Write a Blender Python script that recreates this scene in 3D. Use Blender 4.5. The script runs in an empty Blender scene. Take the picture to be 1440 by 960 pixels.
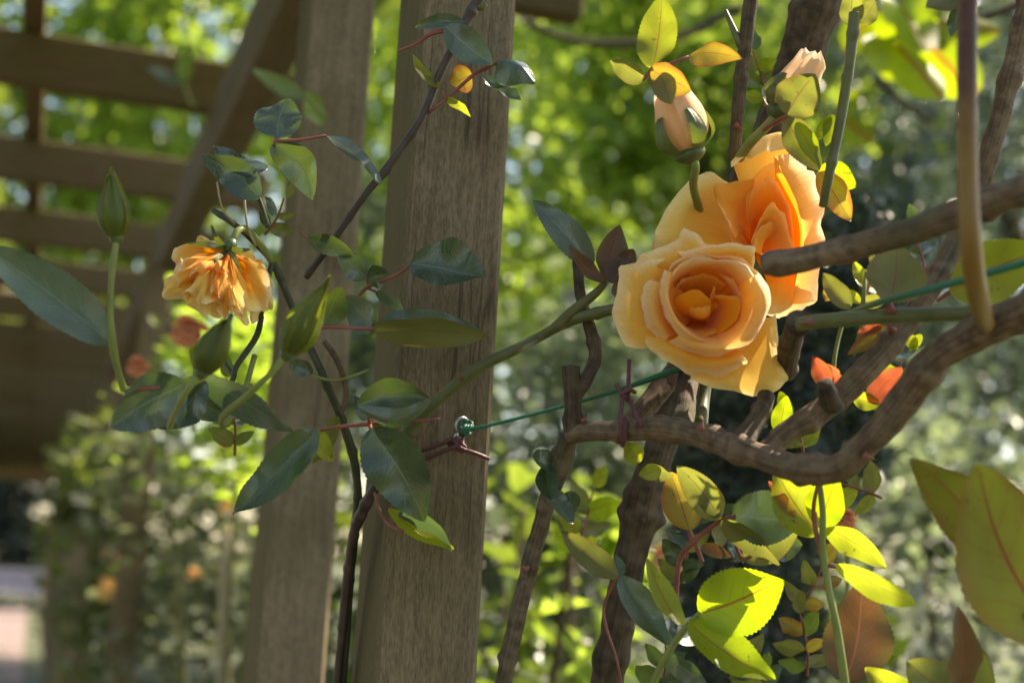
import bpy, math, random
import numpy as np
from mathutils import Vector, Matrix

rng = np.random.default_rng(7)
random.seed(7)
S = bpy.context.scene
COL = S.collection
R = math.radians

# ------------------------------------------------------------------ camera
PITCH, ROLL = R(9.0), R(3.25)
CAM = np.array([0.0, 0.0, 1.5])
fwd = np.array([0, math.cos(PITCH), math.sin(PITCH)])
r0 = np.array([1.0, 0, 0]); u0 = np.array([0, -math.sin(PITCH), math.cos(PITCH)])
right = math.cos(ROLL) * r0 + math.sin(ROLL) * u0
up = math.cos(ROLL) * u0 - math.sin(ROLL) * r0
cd = bpy.data.cameras.new('camera'); cam = bpy.data.objects.new('camera', cd); COL.objects.link(cam)
cam.matrix_world = Matrix(((right[0], up[0], -fwd[0], CAM[0]), (right[1], up[1], -fwd[1], CAM[1]),
                           (right[2], up[2], -fwd[2], CAM[2]), (0, 0, 0, 1)))
cd.lens = 50; cd.sensor_width = 36; cd.clip_start = 0.05; cd.clip_end = 1500
cd.dof.use_dof = True; cd.dof.focus_distance = 1.06; cd.dof.aperture_fstop = 4.2
cd.dof.aperture_blades = 0
S.camera = cam

def P(x, y, d):
    """a point of the garden seen at photo pixel x, y, at d metres along the view axis"""
    return CAM + fwd * d + right * ((x - 720) / 2000 * d) - up * ((y - 480) / 2000 * d)

# ------------------------------------------------------------------ light
SUN_EL, SUN_AZ = R(50), R(58)
L = np.array([math.cos(SUN_EL) * math.sin(SUN_AZ), math.cos(SUN_EL) * math.cos(SUN_AZ), math.sin(SUN_EL)])
W = bpy.data.worlds.new('World'); S.world = W; W.use_nodes = True
wn = W.node_tree.nodes; wl = W.node_tree.links
sky = wn.new('ShaderNodeTexSky'); sky.sky_type = 'NISHITA'; sky.sun_disc = False
sky.sun_elevation = SUN_EL; sky.sun_rotation = SUN_AZ
wl.new(sky.outputs[0], wn['Background'].inputs[0]); wn['Background'].inputs[1].default_value = 0.13
sd = bpy.data.lights.new('sun', 'SUN'); sd.energy = 5.0; sd.angle = R(0.5); sd.color = (1, 0.95, 0.86)
so = bpy.data.objects.new('sun', sd); COL.objects.link(so)
so.rotation_euler = Vector(L).to_track_quat('Z', 'Y').to_euler(); so.location = (6, 4, 9)
S.view_settings.view_transform = 'Standard'; S.view_settings.look = 'None'
S.view_settings.exposure = 1.54; S.view_settings.use_white_balance = True; S.view_settings.white_balance_temperature = 8000; S.view_settings.white_balance_tint = 12; S.view_settings.gamma = 1.0

# ------------------------------------------------------------------ materials
def new_mat(name):
    m = bpy.data.materials.new(name); m.use_nodes = True
    n = m.node_tree.nodes; n.clear()
    return m, n, m.node_tree.links
def node(n, kind, **kw):
    o = n.new(kind)
    for k, v in kw.items():
        if k.startswith('i_'):
            key = k[2:]
            o.inputs[int(key) if key.isdigit() else key.replace('_', ' ')].default_value = v
        else: setattr(o, k, v)
    return o
def c4(c): return (*c, 1.0)
def math_n(n, l, op, a, b=None, c=None, clamp=False):
    o = n.new('ShaderNodeMath'); o.operation = op; o.use_clamp = clamp
    for i, v in enumerate((a, b, c)):
        if v is None: continue
        if hasattr(v, 'links'): l.new(v, o.inputs[i])
        else: o.inputs[i].default_value = v
    return o.outputs[0]
def mixc(n, l, fac, a, b):
    o = n.new('ShaderNodeMix'); o.data_type = 'RGBA'
    for v, s in ((fac, o.inputs[0]), (a, o.inputs[6]), (b, o.inputs[7])):
        if hasattr(v, 'links'): l.new(v, s)
        elif isinstance(v, tuple): s.default_value = c4(v) if len(v) == 3 else v
        else: s.default_value = v
    return o.outputs[2]
def ramp01(n, l, v, lo, hi):
    o = n.new('ShaderNodeMapRange'); o.interpolation_type = 'SMOOTHSTEP'
    l.new(v, o.inputs[0]); o.inputs[1].default_value = lo; o.inputs[2].default_value = hi
    return o.outputs[0]

def leaf_mat(name, top, trans, vein, edge=None, edge_amt=0.6, rough=0.3, tfac=0.4, blotch=None):
    m, n, l = new_mat(name)
    uv = node(n, 'ShaderNodeUVMap'); sep = n.new('ShaderNodeSeparateXYZ'); l.new(uv.outputs[0], sep.inputs[0])
    au = math_n(n, l, 'ABSOLUTE', math_n(n, l, 'MULTIPLY_ADD', sep.outputs[0], 2.0, -1.0))
    v = sep.outputs[1]
    mid = math_n(n, l, 'SUBTRACT', 1.0, ramp01(n, l, au, 0.015, 0.055))
    tx = n.new('ShaderNodeTexCoord')
    nz = node(n, 'ShaderNodeTexNoise', i_Scale=90.0, i_Detail=3.0); l.new(tx.outputs['Object'], nz.inputs['Vector'])
    lat = math_n(n, l, 'FRACT', math_n(n, l, 'ADD', math_n(n, l, 'SUBTRACT', math_n(n, l, 'MULTIPLY', v, 7.0), math_n(n, l, 'MULTIPLY', au, 1.9)),
                                       math_n(n, l, 'MULTIPLY', nz.outputs[0], 0.35)))
    lat = math_n(n, l, 'ABSOLUTE', math_n(n, l, 'SUBTRACT', lat, 0.5))
    latm = math_n(n, l, 'SUBTRACT', 1.0, ramp01(n, l, lat, 0.0, 0.10))
    latm = math_n(n, l, 'MULTIPLY', latm, math_n(n, l, 'SUBTRACT', 0.7, math_n(n, l, 'MULTIPLY', au, 0.5)))
    big = node(n, 'ShaderNodeTexNoise', i_Scale=24.0, i_Detail=4.0); l.new(tx.outputs['Object'], big.inputs['Vector'])
    info = n.new('ShaderNodeObjectInfo')
    var = math_n(n, l, 'MULTIPLY_ADD', info.outputs['Random'], 0.5, 0.72)
    bl = ramp01(n, l, big.outputs[0], 0.35, 0.7)
    def tint(c, e):
        c2 = blotch if blotch else tuple(k * 0.72 for k in c)
        a = mixc(n, l, math_n(n, l, 'MULTIPLY', bl, 0.6), c, c2)
        if e:
            ed = ramp01(n, l, math_n(n, l, 'ADD', au, math_n(n, l, 'MULTIPLY', big.outputs[0], 0.5)), 0.75, 1.3)
            a = mixc(n, l, math_n(n, l, 'MULTIPLY', ed, edge_amt), a, e)
        hsv = n.new('ShaderNodeHueSaturation'); l.new(a, hsv.inputs['Color']); l.new(var, hsv.inputs['Value'])
        return hsv.outputs[0]
    base = tint(top, edge); tr = tint(trans, edge)
    vm = math_n(n, l, 'MAXIMUM', mid, math_n(n, l, 'MULTIPLY', latm, 0.5))
    sk = node(n, 'ShaderNodeTexNoise', i_Scale=210.0, i_Detail=2.0); l.new(tx.outputs['Object'], sk.inputs['Vector'])
    spots = ramp01(n, l, math_n(n, l, 'MULTIPLY_ADD', big.outputs[0], 0.35, sk.outputs[0]), 0.86, 0.92)
    base = mixc(n, l, math_n(n, l, 'MULTIPLY', spots, 0.55), base, (0.16, 0.09, 0.04)); tr = mixc(n, l, math_n(n, l, 'MULTIPLY', spots, 0.6), tr, (0.12, 0.07, 0.02))
    vo = node(n, 'ShaderNodeTexVoronoi', feature='DISTANCE_TO_EDGE', i_Scale=420.0); l.new(tx.outputs['Object'], vo.inputs['Vector'])
    net = ramp01(n, l, vo.outputs['Distance'], 0.0, 0.16)
    base = mixc(n, l, math_n(n, l, 'MULTIPLY', math_n(n, l, 'SUBTRACT', 1.0, net), 0.22), base, vein)
    base = mixc(n, l, vm, base, vein); tr = mixc(n, l, math_n(n, l, 'MULTIPLY', vm, 0.8), tr, vein)
    pb = node(n, 'ShaderNodeBsdfPrincipled', i_Roughness=rough)
    pb.inputs['Specular IOR Level'].default_value = 0.6
    pb.inputs['Coat Weight'].default_value = 0.6 if rough < 0.32 else 0.0; pb.inputs['Coat Roughness'].default_value = 0.24
    l.new(base, pb.inputs['Base Color'])
    tb = n.new('ShaderNodeBsdfTranslucent'); l.new(tr, tb.inputs[0])
    bp = node(n, 'ShaderNodeBump', i_Strength=0.4, i_Distance=0.0007)
    hgt = math_n(n, l, 'SUBTRACT', math_n(n, l, 'MULTIPLY_ADD', net, 0.25, math_n(n, l, 'MULTIPLY', nz.outputs[0], 0.4)), math_n(n, l, 'ADD', mid, math_n(n, l, 'MULTIPLY', latm, 0.8)))
    l.new(hgt, bp.inputs['Height'])
    l.new(bp.outputs[0], pb.inputs['Normal'])
    mx = node(n, 'ShaderNodeMixShader', i_0=tfac); l.new(pb.outputs[0], mx.inputs[1]); l.new(tb.outputs[0], mx.inputs[2])
    o = n.new('ShaderNodeOutputMaterial'); l.new(mx.outputs[0], o.inputs[0])
    return m

def far_leaf_mat(name, top, trans, rough=0.5, tfac=0.45, var=0.5):
    """leaves of plants beyond: colour differs leaf by leaf"""
    m, n, l = new_mat(name)
    at = node(n, 'ShaderNodeAttribute', attribute_name='tone')
    a = mixc(n, l, at.outputs['Fac'], tuple(k * (1 - var) for k in top), top)
    b = mixc(n, l, at.outputs['Fac'], tuple(k * (1 - var * .8) for k in trans), trans)
    pb = node(n, 'ShaderNodeBsdfPrincipled', i_Roughness=rough); l.new(a, pb.inputs['Base Color'])
    tb = n.new('ShaderNodeBsdfTranslucent'); l.new(b, tb.inputs[0])
    mx = node(n, 'ShaderNodeMixShader', i_0=tfac); l.new(pb.outputs[0], mx.inputs[1]); l.new(tb.outputs[0], mx.inputs[2])
    o = n.new('ShaderNodeOutputMaterial'); l.new(mx.outputs[0], o.inputs[0])
    return m

def bark_mat(name, a, b, rough=0.75, scale=60.0, bump=0.6, stretch=0.12, spec=0.3):
    m, n, l = new_mat(name)
    uv = node(n, 'ShaderNodeUVMap')
    mp = node(n, 'ShaderNodeMapping'); mp.inputs['Scale'].default_value = (1.0, stretch, 1.0); l.new(uv.outputs[0], mp.inputs[0])
    n1 = node(n, 'ShaderNodeTexNoise', i_Scale=scale * 0.12, i_Detail=6.0, i_Roughness=0.65); l.new(mp.outputs[0], n1.inputs['Vector'])
    tx = n.new('ShaderNodeTexCoord')
    n2 = node(n, 'ShaderNodeTexNoise', i_Scale=scale, i_Detail=5.0); l.new(tx.outputs['Object'], n2.inputs['Vector'])
    f = math_n(n, l, 'MULTIPLY_ADD', n2.outputs[0], 0.5, math_n(n, l, 'MULTIPLY', n1.outputs[0], 0.5))
    col = mixc(n, l, ramp01(n, l, f, 0.36, 0.64), a, b)
    if rough > 0.7:      # lichen and flaked patches
        n3 = node(n, 'ShaderNodeTexNoise', i_Scale=34.0, i_Detail=6.0, i_Roughness=0.7); l.new(tx.outputs['Object'], n3.inputs['Vector'])
        col = mixc(n, l, math_n(n, l, 'MULTIPLY', ramp01(n, l, n3.outputs[0], 0.54, 0.70), 0.55), col, tuple(min(1, k_ * 1.5 + .02) for k_ in b))
        n4 = node(n, 'ShaderNodeTexNoise', i_Scale=17.0, i_Detail=5.0); l.new(tx.outputs['Object'], n4.inputs['Vector'])
        col = mixc(n, l, math_n(n, l, 'MULTIPLY', ramp01(n, l, n4.outputs[0], 0.55, 0.72), 0.6), col, (0.075, 0.078, 0.035))
    pb = node(n, 'ShaderNodeBsdfPrincipled', i_Roughness=rough); l.new(col, pb.inputs['Base Color'])
    pb.inputs['Specular IOR Level'].default_value = spec
    bp = node(n, 'ShaderNodeBump', i_Strength=bump, i_Distance=0.004); l.new(f, bp.inputs['Height']); l.new(bp.outputs[0], pb.inputs['Normal'])
    o = n.new('ShaderNodeOutputMaterial'); l.new(pb.outputs[0], o.inputs[0])
    return m

def wood_mat(name, a, b, green, gamt=0.5, axis=2):
    m, n, l = new_mat(name)
    tx = n.new('ShaderNodeTexCoord')
    sc = [110.0, 110.0, 110.0]; sc[axis] = 5.0
    mp = node(n, 'ShaderNodeMapping'); mp.inputs['Scale'].default_value = sc; l.new(tx.outputs['Object'], mp.inputs[0])
    g = node(n, 'ShaderNodeTexNoise', i_Scale=1.6, i_Detail=8.0, i_Roughness=0.7, i_Distortion=0.6); l.new(mp.outputs[0], g.inputs['Vector'])
    sc2 = [420.0, 420.0, 420.0]; sc2[axis] = 60.0
    mp2 = node(n, 'ShaderNodeMapping'); mp2.inputs['Scale'].default_value = sc2; l.new(tx.outputs['Object'], mp2.inputs[0])
    g2 = node(n, 'ShaderNodeTexNoise', i_Scale=2.2, i_Detail=4.0, i_Roughness=0.7); l.new(mp2.outputs[0], g2.inputs['Vector'])
    big = node(n, 'ShaderNodeTexNoise', i_Scale=7.0, i_Detail=4.0); l.new(tx.outputs['Object'], big.inputs['Vector'])
    f = math_n(n, l, 'ADD', math_n(n, l, 'MULTIPLY', g.outputs[0], 0.42), math_n(n, l, 'MULTIPLY', g2.outputs[0], 0.58))
    col = mixc(n, l, ramp01(n, l, f, 0.36, 0.64), a, b)
    gf = math_n(n, l, 'MULTIPLY', ramp01(n, l, big.outputs[0], 0.42, 0.68), gamt)
    if axis == 2:      # olive algae tint that also paints shade onto one side face
        sp_ = n.new('ShaderNodeSeparateXYZ'); l.new(tx.outputs['Normal'], sp_.inputs[0])
        gf = math_n(n, l, 'MAXIMUM', gf, math_n(n, l, 'MULTIPLY', ramp01(n, l, math_n(n, l, 'MULTIPLY', sp_.outputs[0], -1.0), 0.5, 0.9), 0.8))
    col = mixc(n, l, gf, col, green)
    # reddish stains where sap bled
    st = node(n, 'ShaderNodeTexNoise', i_Scale=1.0, i_Detail=3.0)
    mp3 = node(n, 'ShaderNodeMapping'); s3 = [26.0, 26.0, 26.0]; s3[axis] = 5.0; mp3.inputs['Scale'].default_value = s3
    l.new(tx.outputs['Object'], mp3.inputs[0]); l.new(mp3.outputs[0], st.inputs['Vector'])
    col = mixc(n, l, math_n(n, l, 'MULTIPLY', ramp01(n, l, st.outputs[0], 0.6, 0.75), 0.45), col, (0.13, 0.065, 0.04))
    s5 = [30.0, 30.0, 30.0]; s5[axis] = 0.9
    mp5 = node(n, 'ShaderNodeMapping'); mp5.inputs['Scale'].default_value = s5; l.new(tx.outputs['Object'], mp5.inputs[0])
    ck = node(n, 'ShaderNodeTexNoise', i_Scale=1.3, i_Detail=3.0, i_Distortion=0.3); l.new(mp5.outputs[0], ck.inputs['Vector'])
    crk = math_n(n, l, 'SUBTRACT', 1.0, ramp01(n, l, math_n(n, l, 'ABSOLUTE', math_n(n, l, 'SUBTRACT', ck.outputs[0], 0.56)), 0.0, 0.012))
    crk = math_n(n, l, 'MULTIPLY', crk, ramp01(n, l, big.outputs[0], 0.45, 0.6))
    col = mixc(n, l, math_n(n, l, 'MULTIPLY', crk, 0.6), col, (0.03, 0.022, 0.014))
    f = math_n(n, l, 'SUBTRACT', f, math_n(n, l, 'MULTIPLY', crk, 0.8))
    pb = node(n, 'ShaderNodeBsdfPrincipled', i_Roughness=0.85); l.new(col, pb.inputs['Base Color'])
    pb.inputs['Specular IOR Level'].default_value = 0.2
    bp = node(n, 'ShaderNodeBump', i_Strength=0.7, i_Distance=0.0012); l.new(f, bp.inputs['Height']); l.new(bp.outputs[0], pb.inputs['Normal'])
    o = n.new('ShaderNodeOutputMaterial'); l.new(pb.outputs[0], o.inputs[0])
    return m

def petal_mat(name, base, mid, lip, tfac=0.38):
    m, n, l = new_mat(name)
    uv = node(n, 'ShaderNodeUVMap'); sep = n.new('ShaderNodeSeparateXYZ'); l.new(uv.outputs[0], sep.inputs[0])
    tx = n.new('ShaderNodeTexCoord')
    mp = node(n, 'ShaderNodeMapping'); mp.inputs['Scale'].default_value = (26, 2.0, 1); l.new(uv.outputs[0], mp.inputs[0])
    st = node(n, 'ShaderNodeTexNoise', i_Scale=1.6, i_Detail=4.0); l.new(mp.outputs[0], st.inputs['Vector'])
    nz = node(n, 'ShaderNodeTexNoise', i_Scale=28.0, i_Detail=3.0); l.new(tx.outputs['Object'], nz.inputs['Vector'])
    vv = math_n(n, l, 'ADD', sep.outputs[1], math_n(n, l, 'MULTIPLY_ADD', nz.outputs[0], 0.3, -0.15))
    vv = math_n(n, l, 'ADD', vv, math_n(n, l, 'MULTIPLY_ADD', st.outputs[0], 0.30, -0.15))
    rp = n.new('ShaderNodeValToRGB'); l.new(vv, rp.inputs[0])
    e = rp.color_ramp.elements
    e[0].position = 0.30; e[0].color = c4(base); e[1].position = 1.0; e[1].color = c4(lip)
    k = e.new(0.74); k.color = c4(mid)
    br_ = node(n, 'ShaderNodeTexNoise', i_Scale=75.0, i_Detail=4.0); l.new(tx.outputs['Object'], br_.inputs['Vector'])
    rim = math_n(n, l, 'MULTIPLY', ramp01(n, l, sep.outputs[1], 0.90, 1.0), ramp01(n, l, br_.outputs[0], 0.50, 0.66))
    vein_ = math_n(n, l, 'MULTIPLY', ramp01(n, l, st.outputs[0], 0.52, 0.72), 0.22)
    pc = mixc(n, l, vein_, rp.outputs[0], tuple(k_ * f_ for k_, f_ in zip(mid, (.92, .72, .5))))
    pc = mixc(n, l, math_n(n, l, 'MULTIPLY', rim, 0.4), pc, (0.62, 0.36, 0.13))
    pb = node(n, 'ShaderNodeBsdfPrincipled', i_Roughness=0.72); l.new(pc, pb.inputs['Base Color'])
    pb.inputs['Specular IOR Level'].default_value = 0.18
    pb.inputs['Sheen Weight'].default_value = 0.25
    bp = node(n, 'ShaderNodeBump', i_Strength=0.55, i_Distance=0.001)
    l.new(math_n(n, l, 'ADD', st.outputs[0], nz.outputs[0]), bp.inputs['Height']); l.new(bp.outputs[0], pb.inputs['Normal'])
    tb = n.new('ShaderNodeBsdfTranslucent'); l.new(pc, tb.inputs[0])
    mx = node(n, 'ShaderNodeMixShader', i_0=tfac); l.new(pb.outputs[0], mx.inputs[1]); l.new(tb.outputs[0], mx.inputs[2])
    o = n.new('ShaderNodeOutputMaterial'); l.new(mx.outputs[0], o.inputs[0])
    return m

def plain_mat(name, col, rough=0.6, metal=0.0, noise=0.25, scale=40.0):
    m, n, l = new_mat(name)
    tx = n.new('ShaderNodeTexCoord')
    nz = node(n, 'ShaderNodeTexNoise', i_Scale=scale, i_Detail=4.0); l.new(tx.outputs['Object'], nz.inputs['Vector'])
    c = mixc(n, l, ramp01(n, l, nz.outputs[0], 0.3, 0.7), tuple(k * (1 - noise) for k in col), col)
    pb = node(n, 'ShaderNodeBsdfPrincipled', i_Roughness=rough, i_Metallic=metal); l.new(c, pb.inputs['Base Color'])
    bp = node(n, 'ShaderNodeBump', i_Strength=0.3, i_Distance=0.002); l.new(nz.outputs[0], bp.inputs['Height']); l.new(bp.outputs[0], pb.inputs['Normal'])
    o = n.new('ShaderNodeOutputMaterial'); l.new(pb.outputs[0], o.inputs[0])
    return m

VR = (0.30, 0.07, 0.05); VG = (0.16, 0.24, 0.12)
LM = {
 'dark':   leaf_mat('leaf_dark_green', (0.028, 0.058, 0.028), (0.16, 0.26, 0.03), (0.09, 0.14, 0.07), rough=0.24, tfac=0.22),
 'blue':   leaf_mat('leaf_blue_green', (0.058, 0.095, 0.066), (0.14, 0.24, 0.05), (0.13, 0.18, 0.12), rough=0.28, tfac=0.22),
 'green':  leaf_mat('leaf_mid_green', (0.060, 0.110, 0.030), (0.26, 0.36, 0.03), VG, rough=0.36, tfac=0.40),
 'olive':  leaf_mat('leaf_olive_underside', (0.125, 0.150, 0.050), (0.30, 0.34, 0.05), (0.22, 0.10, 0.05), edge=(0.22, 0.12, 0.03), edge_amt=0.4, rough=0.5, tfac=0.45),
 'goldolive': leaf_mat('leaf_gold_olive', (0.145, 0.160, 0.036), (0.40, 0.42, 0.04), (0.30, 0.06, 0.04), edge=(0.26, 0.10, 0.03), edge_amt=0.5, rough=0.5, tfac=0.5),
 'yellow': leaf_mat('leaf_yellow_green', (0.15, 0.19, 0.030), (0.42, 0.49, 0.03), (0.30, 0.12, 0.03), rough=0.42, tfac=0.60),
 'lit':    leaf_mat('leaf_sunlit_lime', (0.15, 0.23, 0.020), (0.44, 0.60, 0.02), (0.34, 0.10, 0.02), rough=0.42, tfac=0.62),  # lime leaf with backlit sun brightness put into its colours
 'rusty':  leaf_mat('leaf_rusty_brown', (0.095, 0.050, 0.028), (0.20, 0.095, 0.03), (0.24, 0.10, 0.05), edge=(0.11, 0.12, 0.03), edge_amt=0.6, rough=0.42, tfac=0.4),
 'red':    leaf_mat('leaf_salmon_red', (0.42, 0.10, 0.06), (0.75, 0.16, 0.06), (0.4, 0.06, 0.04), edge=(0.36, 0.24, 0.05), edge_amt=0.5, rough=0.42, tfac=0.5),
 'blush':  leaf_mat('leaf_gold_red_tinged', (0.20, 0.17, 0.040), (0.52, 0.40, 0.04), VR, edge=(0.44, 0.10, 0.03), edge_amt=0.7, rough=0.42, tfac=0.55),
}
M = {
 'post': wood_mat('weathered_post_wood', (0.115, 0.086, 0.053), (0.290, 0.222, 0.142), (0.098, 0.082, 0.032), 0.5),
 'raf':  wood_mat('weathered_rafter_wood', (0.090, 0.065, 0.030), (0.180, 0.128, 0.060), (0.118, 0.098, 0.032), 0.5, axis=0),
 'beam': wood_mat('weathered_beam_wood', (0.105, 0.080, 0.050), (0.205, 0.160, 0.100), (0.12, 0.105, 0.045), 0.5, axis=0),
 'cane_purple': bark_mat('purple_cane_bark', (0.030, 0.018, 0.016), (0.075, 0.048, 0.036), rough=0.42, bump=0.15, spec=0.5),
 'cane_dark': bark_mat('dark_woody_bark', (0.038, 0.027, 0.018), (0.130, 0.094, 0.060), rough=0.8, bump=0.7, scale=90, stretch=.6),
 'cane_brown': bark_mat('brown_woody_bark', (0.080, 0.050, 0.030), (0.205, 0.140, 0.086), rough=0.78, bump=0.5, scale=110, stretch=0.6),
 'cane_grey': bark_mat('grey_brown_bark', (0.058, 0.042, 0.028), (0.190, 0.142, 0.094), rough=0.85, bump=0.8, scale=90, stretch=.4),
 'cane_green': bark_mat('green_cane_bark', (0.085, 0.092, 0.030), (0.130, 0.145, 0.050), rough=0.45, bump=0.1, spec=0.45),
 'stem_green': bark_mat('fresh_green_stem', (0.16, 0.19, 0.045), (0.22, 0.26, 0.075), rough=0.5, bump=0.05),
 'stem_dark': bark_mat('dark_green_stem', (0.035, 0.042, 0.022), (0.075, 0.080, 0.042), rough=0.5, bump=0.1),
 'petiole': bark_mat('red_leaf_stalk', (0.20, 0.055, 0.045), (0.30, 0.11, 0.080), rough=0.45, bump=0.05),
 'stem_pale': bark_mat('pale_stem', (0.26, 0.20, 0.13), (0.38, 0.33, 0.22), rough=0.5, bump=0.05),
 'redgold': None,
 'petal': petal_mat('petal_peach', (0.92, 0.32, 0.010), (0.96, 0.55, 0.11), (0.98, 0.78, 0.44)),
 'petal_gold': petal_mat('petal_golden_orange', (0.93, 0.52, 0.080), (0.95, 0.62, 0.15), (0.97, 0.77, 0.36), tfac=.24),
 'petal_pale': petal_mat('petal_pale_peach', (0.94, 0.38, 0.02), (0.96, 0.61, 0.19), (0.98, 0.82, 0.54)),
 'petal_heart': petal_mat('petal_heart_orange', (0.95, 0.32, 0.008), (0.96, 0.44, 0.030), (0.97, 0.62, 0.14), tfac=.3),
 'petal_bud': petal_mat('petal_bud_cream', (0.90, 0.60, 0.32), (0.92, 0.72, 0.48), (0.95, 0.85, 0.70)),
 'petal_pink': petal_mat('petal_salmon', (0.80, 0.25, 0.06), (0.85, 0.35, 0.13), (0.88, 0.48, 0.28)),
 'sepal': leaf_mat('sepal_green', (0.070, 0.105, 0.030), (0.26, 0.34, 0.03), VG, rough=0.4, tfac=0.3),
 'sepal_lit': leaf_mat('sepal_lit_edge', (0.115, 0.150, 0.026), (0.44, 0.52, 0.02), (0.14, 0.18, 0.03), edge=(0.34, 0.33, 0.02), edge_amt=0.5, rough=0.42, tfac=0.5),  # sunlit rim of the sepals put into the edge colour
 'calyx': plain_mat('calyx_green', (0.075, 0.115, 0.030), 0.4, noise=0.3, scale=120),
 'wire': plain_mat('green_plastic_wire', (0.010, 0.150, 0.085), 0.4, noise=0.15, scale=300),
 'tie': plain_mat('maroon_tie_cord', (0.130, 0.040, 0.045), 0.5, noise=0.3, scale=300),
 'steel': plain_mat('galvanised_steel', (0.55, 0.55, 0.55), 0.32, 1.0, 0.2, 200),
}
def cane_gradient():
    m, n, l = new_mat('red_to_gold_cane')
    uv = node(n, 'ShaderNodeUVMap'); sep = n.new('ShaderNodeSeparateXYZ'); l.new(uv.outputs[0], sep.inputs[0])
    tx = n.new('ShaderNodeTexCoord'); nz = node(n, 'ShaderNodeTexNoise', i_Scale=60.0, i_Detail=4.0); l.new(tx.outputs['Object'], nz.inputs['Vector'])
    v = math_n(n, l, 'ADD', sep.outputs[1], math_n(n, l, 'MULTIPLY_ADD', nz.outputs[0], 0.06, -0.03))
    c = mixc(n, l, ramp01(n, l, v, 0.035, 0.105), (0.075, 0.022, 0.018), (0.215, 0.120, 0.026))
    c = mixc(n, l, math_n(n, l, 'MULTIPLY', ramp01(n, l, nz.outputs[0], 0.5, 0.75), 0.5), c, (0.18, 0.12, 0.03))
    pb = node(n, 'ShaderNodeBsdfPrincipled', i_Roughness=0.5); l.new(c, pb.inputs['Base Color'])
    bp = node(n, 'ShaderNodeBump', i_Strength=0.3, i_Distance=0.002); l.new(nz.outputs[0], bp.inputs['Height']); l.new(bp.outputs[0], pb.inputs['Normal'])
    o = n.new('ShaderNodeOutputMaterial'); l.new(pb.outputs[0], o.inputs[0]); return m
M['redgold'] = cane_gradient()

# ------------------------------------------------------------------ builders
def base_name(s): return s
def mesh_obj(name, verts, faces, mat, parent=None, uvs=None, smooth=True, tone=None):
    """verts in world space; a child keeps them relative to its thing's base"""
    v = np.asarray(verts, dtype=np.float64)
    org = np.array(parent['org']) if parent is not None and 'org' in parent else None
    if parent is not None and org is None: org = np.zeros(3)
    loc = None
    if parent is None:
        loc = v.mean(0); loc[2] = v[:, 2].min(); v = v - loc
    else: v = v - org
    me = bpy.data.meshes.new(name)
    if isinstance(faces, np.ndarray) and len(v) > 2000:
        k = faces.shape[1]
        me.vertices.add(len(v)); me.vertices.foreach_set('co', v.astype(np.float32).ravel())
        me.loops.add(faces.size); me.loops.foreach_set('vertex_index', faces.astype(np.int32).ravel())
        me.polygons.add(len(faces)); me.polygons.foreach_set('loop_start', np.arange(0, faces.size, k, dtype=np.int32))
        me.update(calc_edges=True)
    else:
        me.from_pydata(v.tolist(), [], [tuple(int(i) for i in f) for f in faces]); me.update()
    if smooth: me.polygons.foreach_set('use_smooth', [True] * len(me.polygons))
    if uvs is not None:
        ul = me.uv_layers.new(name='UVMap')
        li = np.empty(len(me.loops), dtype=np.int32); me.loops.foreach_get('vertex_index', li)
        ul.data.foreach_set('uv', np.asarray(uvs, dtype=np.float32)[li].ravel())
    if tone is not None:
        at = me.attributes.new('tone', 'FLOAT', 'POINT'); at.data.foreach_set('value', np.asarray(tone, dtype=np.float32))
    me.materials.append(mat)
    o = bpy.data.objects.new(name, me); COL.objects.link(o)
    if parent is not None: 
        o.parent = parent
        o['org'] = [float(k) for k in org]
    else: o.location = loc; o['org'] = [float(k) for k in loc]
    return o

def thing(name, label, cat, loc, group=None):
    o = bpy.data.objects.new(name, None); COL.objects.link(o)
    o.empty_display_size = 0.02
    o.location = [float(k) for k in loc]; o['org'] = [float(k) for k in loc]
    o['label'] = label; o['category'] = cat
    if group: o['group'] = group
    return o
def tag(o, label, cat, group=None):
    o['label'] = label; o['category'] = cat
    if group: o['group'] = group
    return o
def kind(o, k): o['kind'] = k; return o

def cr(pts, m):
    """Catmull-Rom through pts (n, k), m samples"""
    p = np.asarray(pts, dtype=float); n = len(p)
    if n == 2:
        t = np.linspace(0, 1, m)[:, None]; return p[0] * (1 - t) + p[1] * t
    q = np.vstack([2 * p[0] - p[1], p, 2 * p[-1] - p[-2]])
    t = np.linspace(0, n - 1 - 1e-9, m); i = t.astype(int); f = (t - i)[:, None]
    a, b, c, d = q[i], q[i + 1], q[i + 2], q[i + 3]
    return 0.5 * (2 * b + (c - a) * f + (2 * a - 5 * b + 4 * c - d) * f ** 2 + (3 * b - a - 3 * c + d) * f ** 3)

def grid_faces(nr, nc, closed=False):
    f = []
    for i in range(nr - 1):
        for j in range(nc if closed else nc - 1):
            k = (j + 1) % nc
            f.append((i * nc + j, i * nc + k, (i + 1) * nc + k, (i + 1) * nc + j))
    return f

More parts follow.
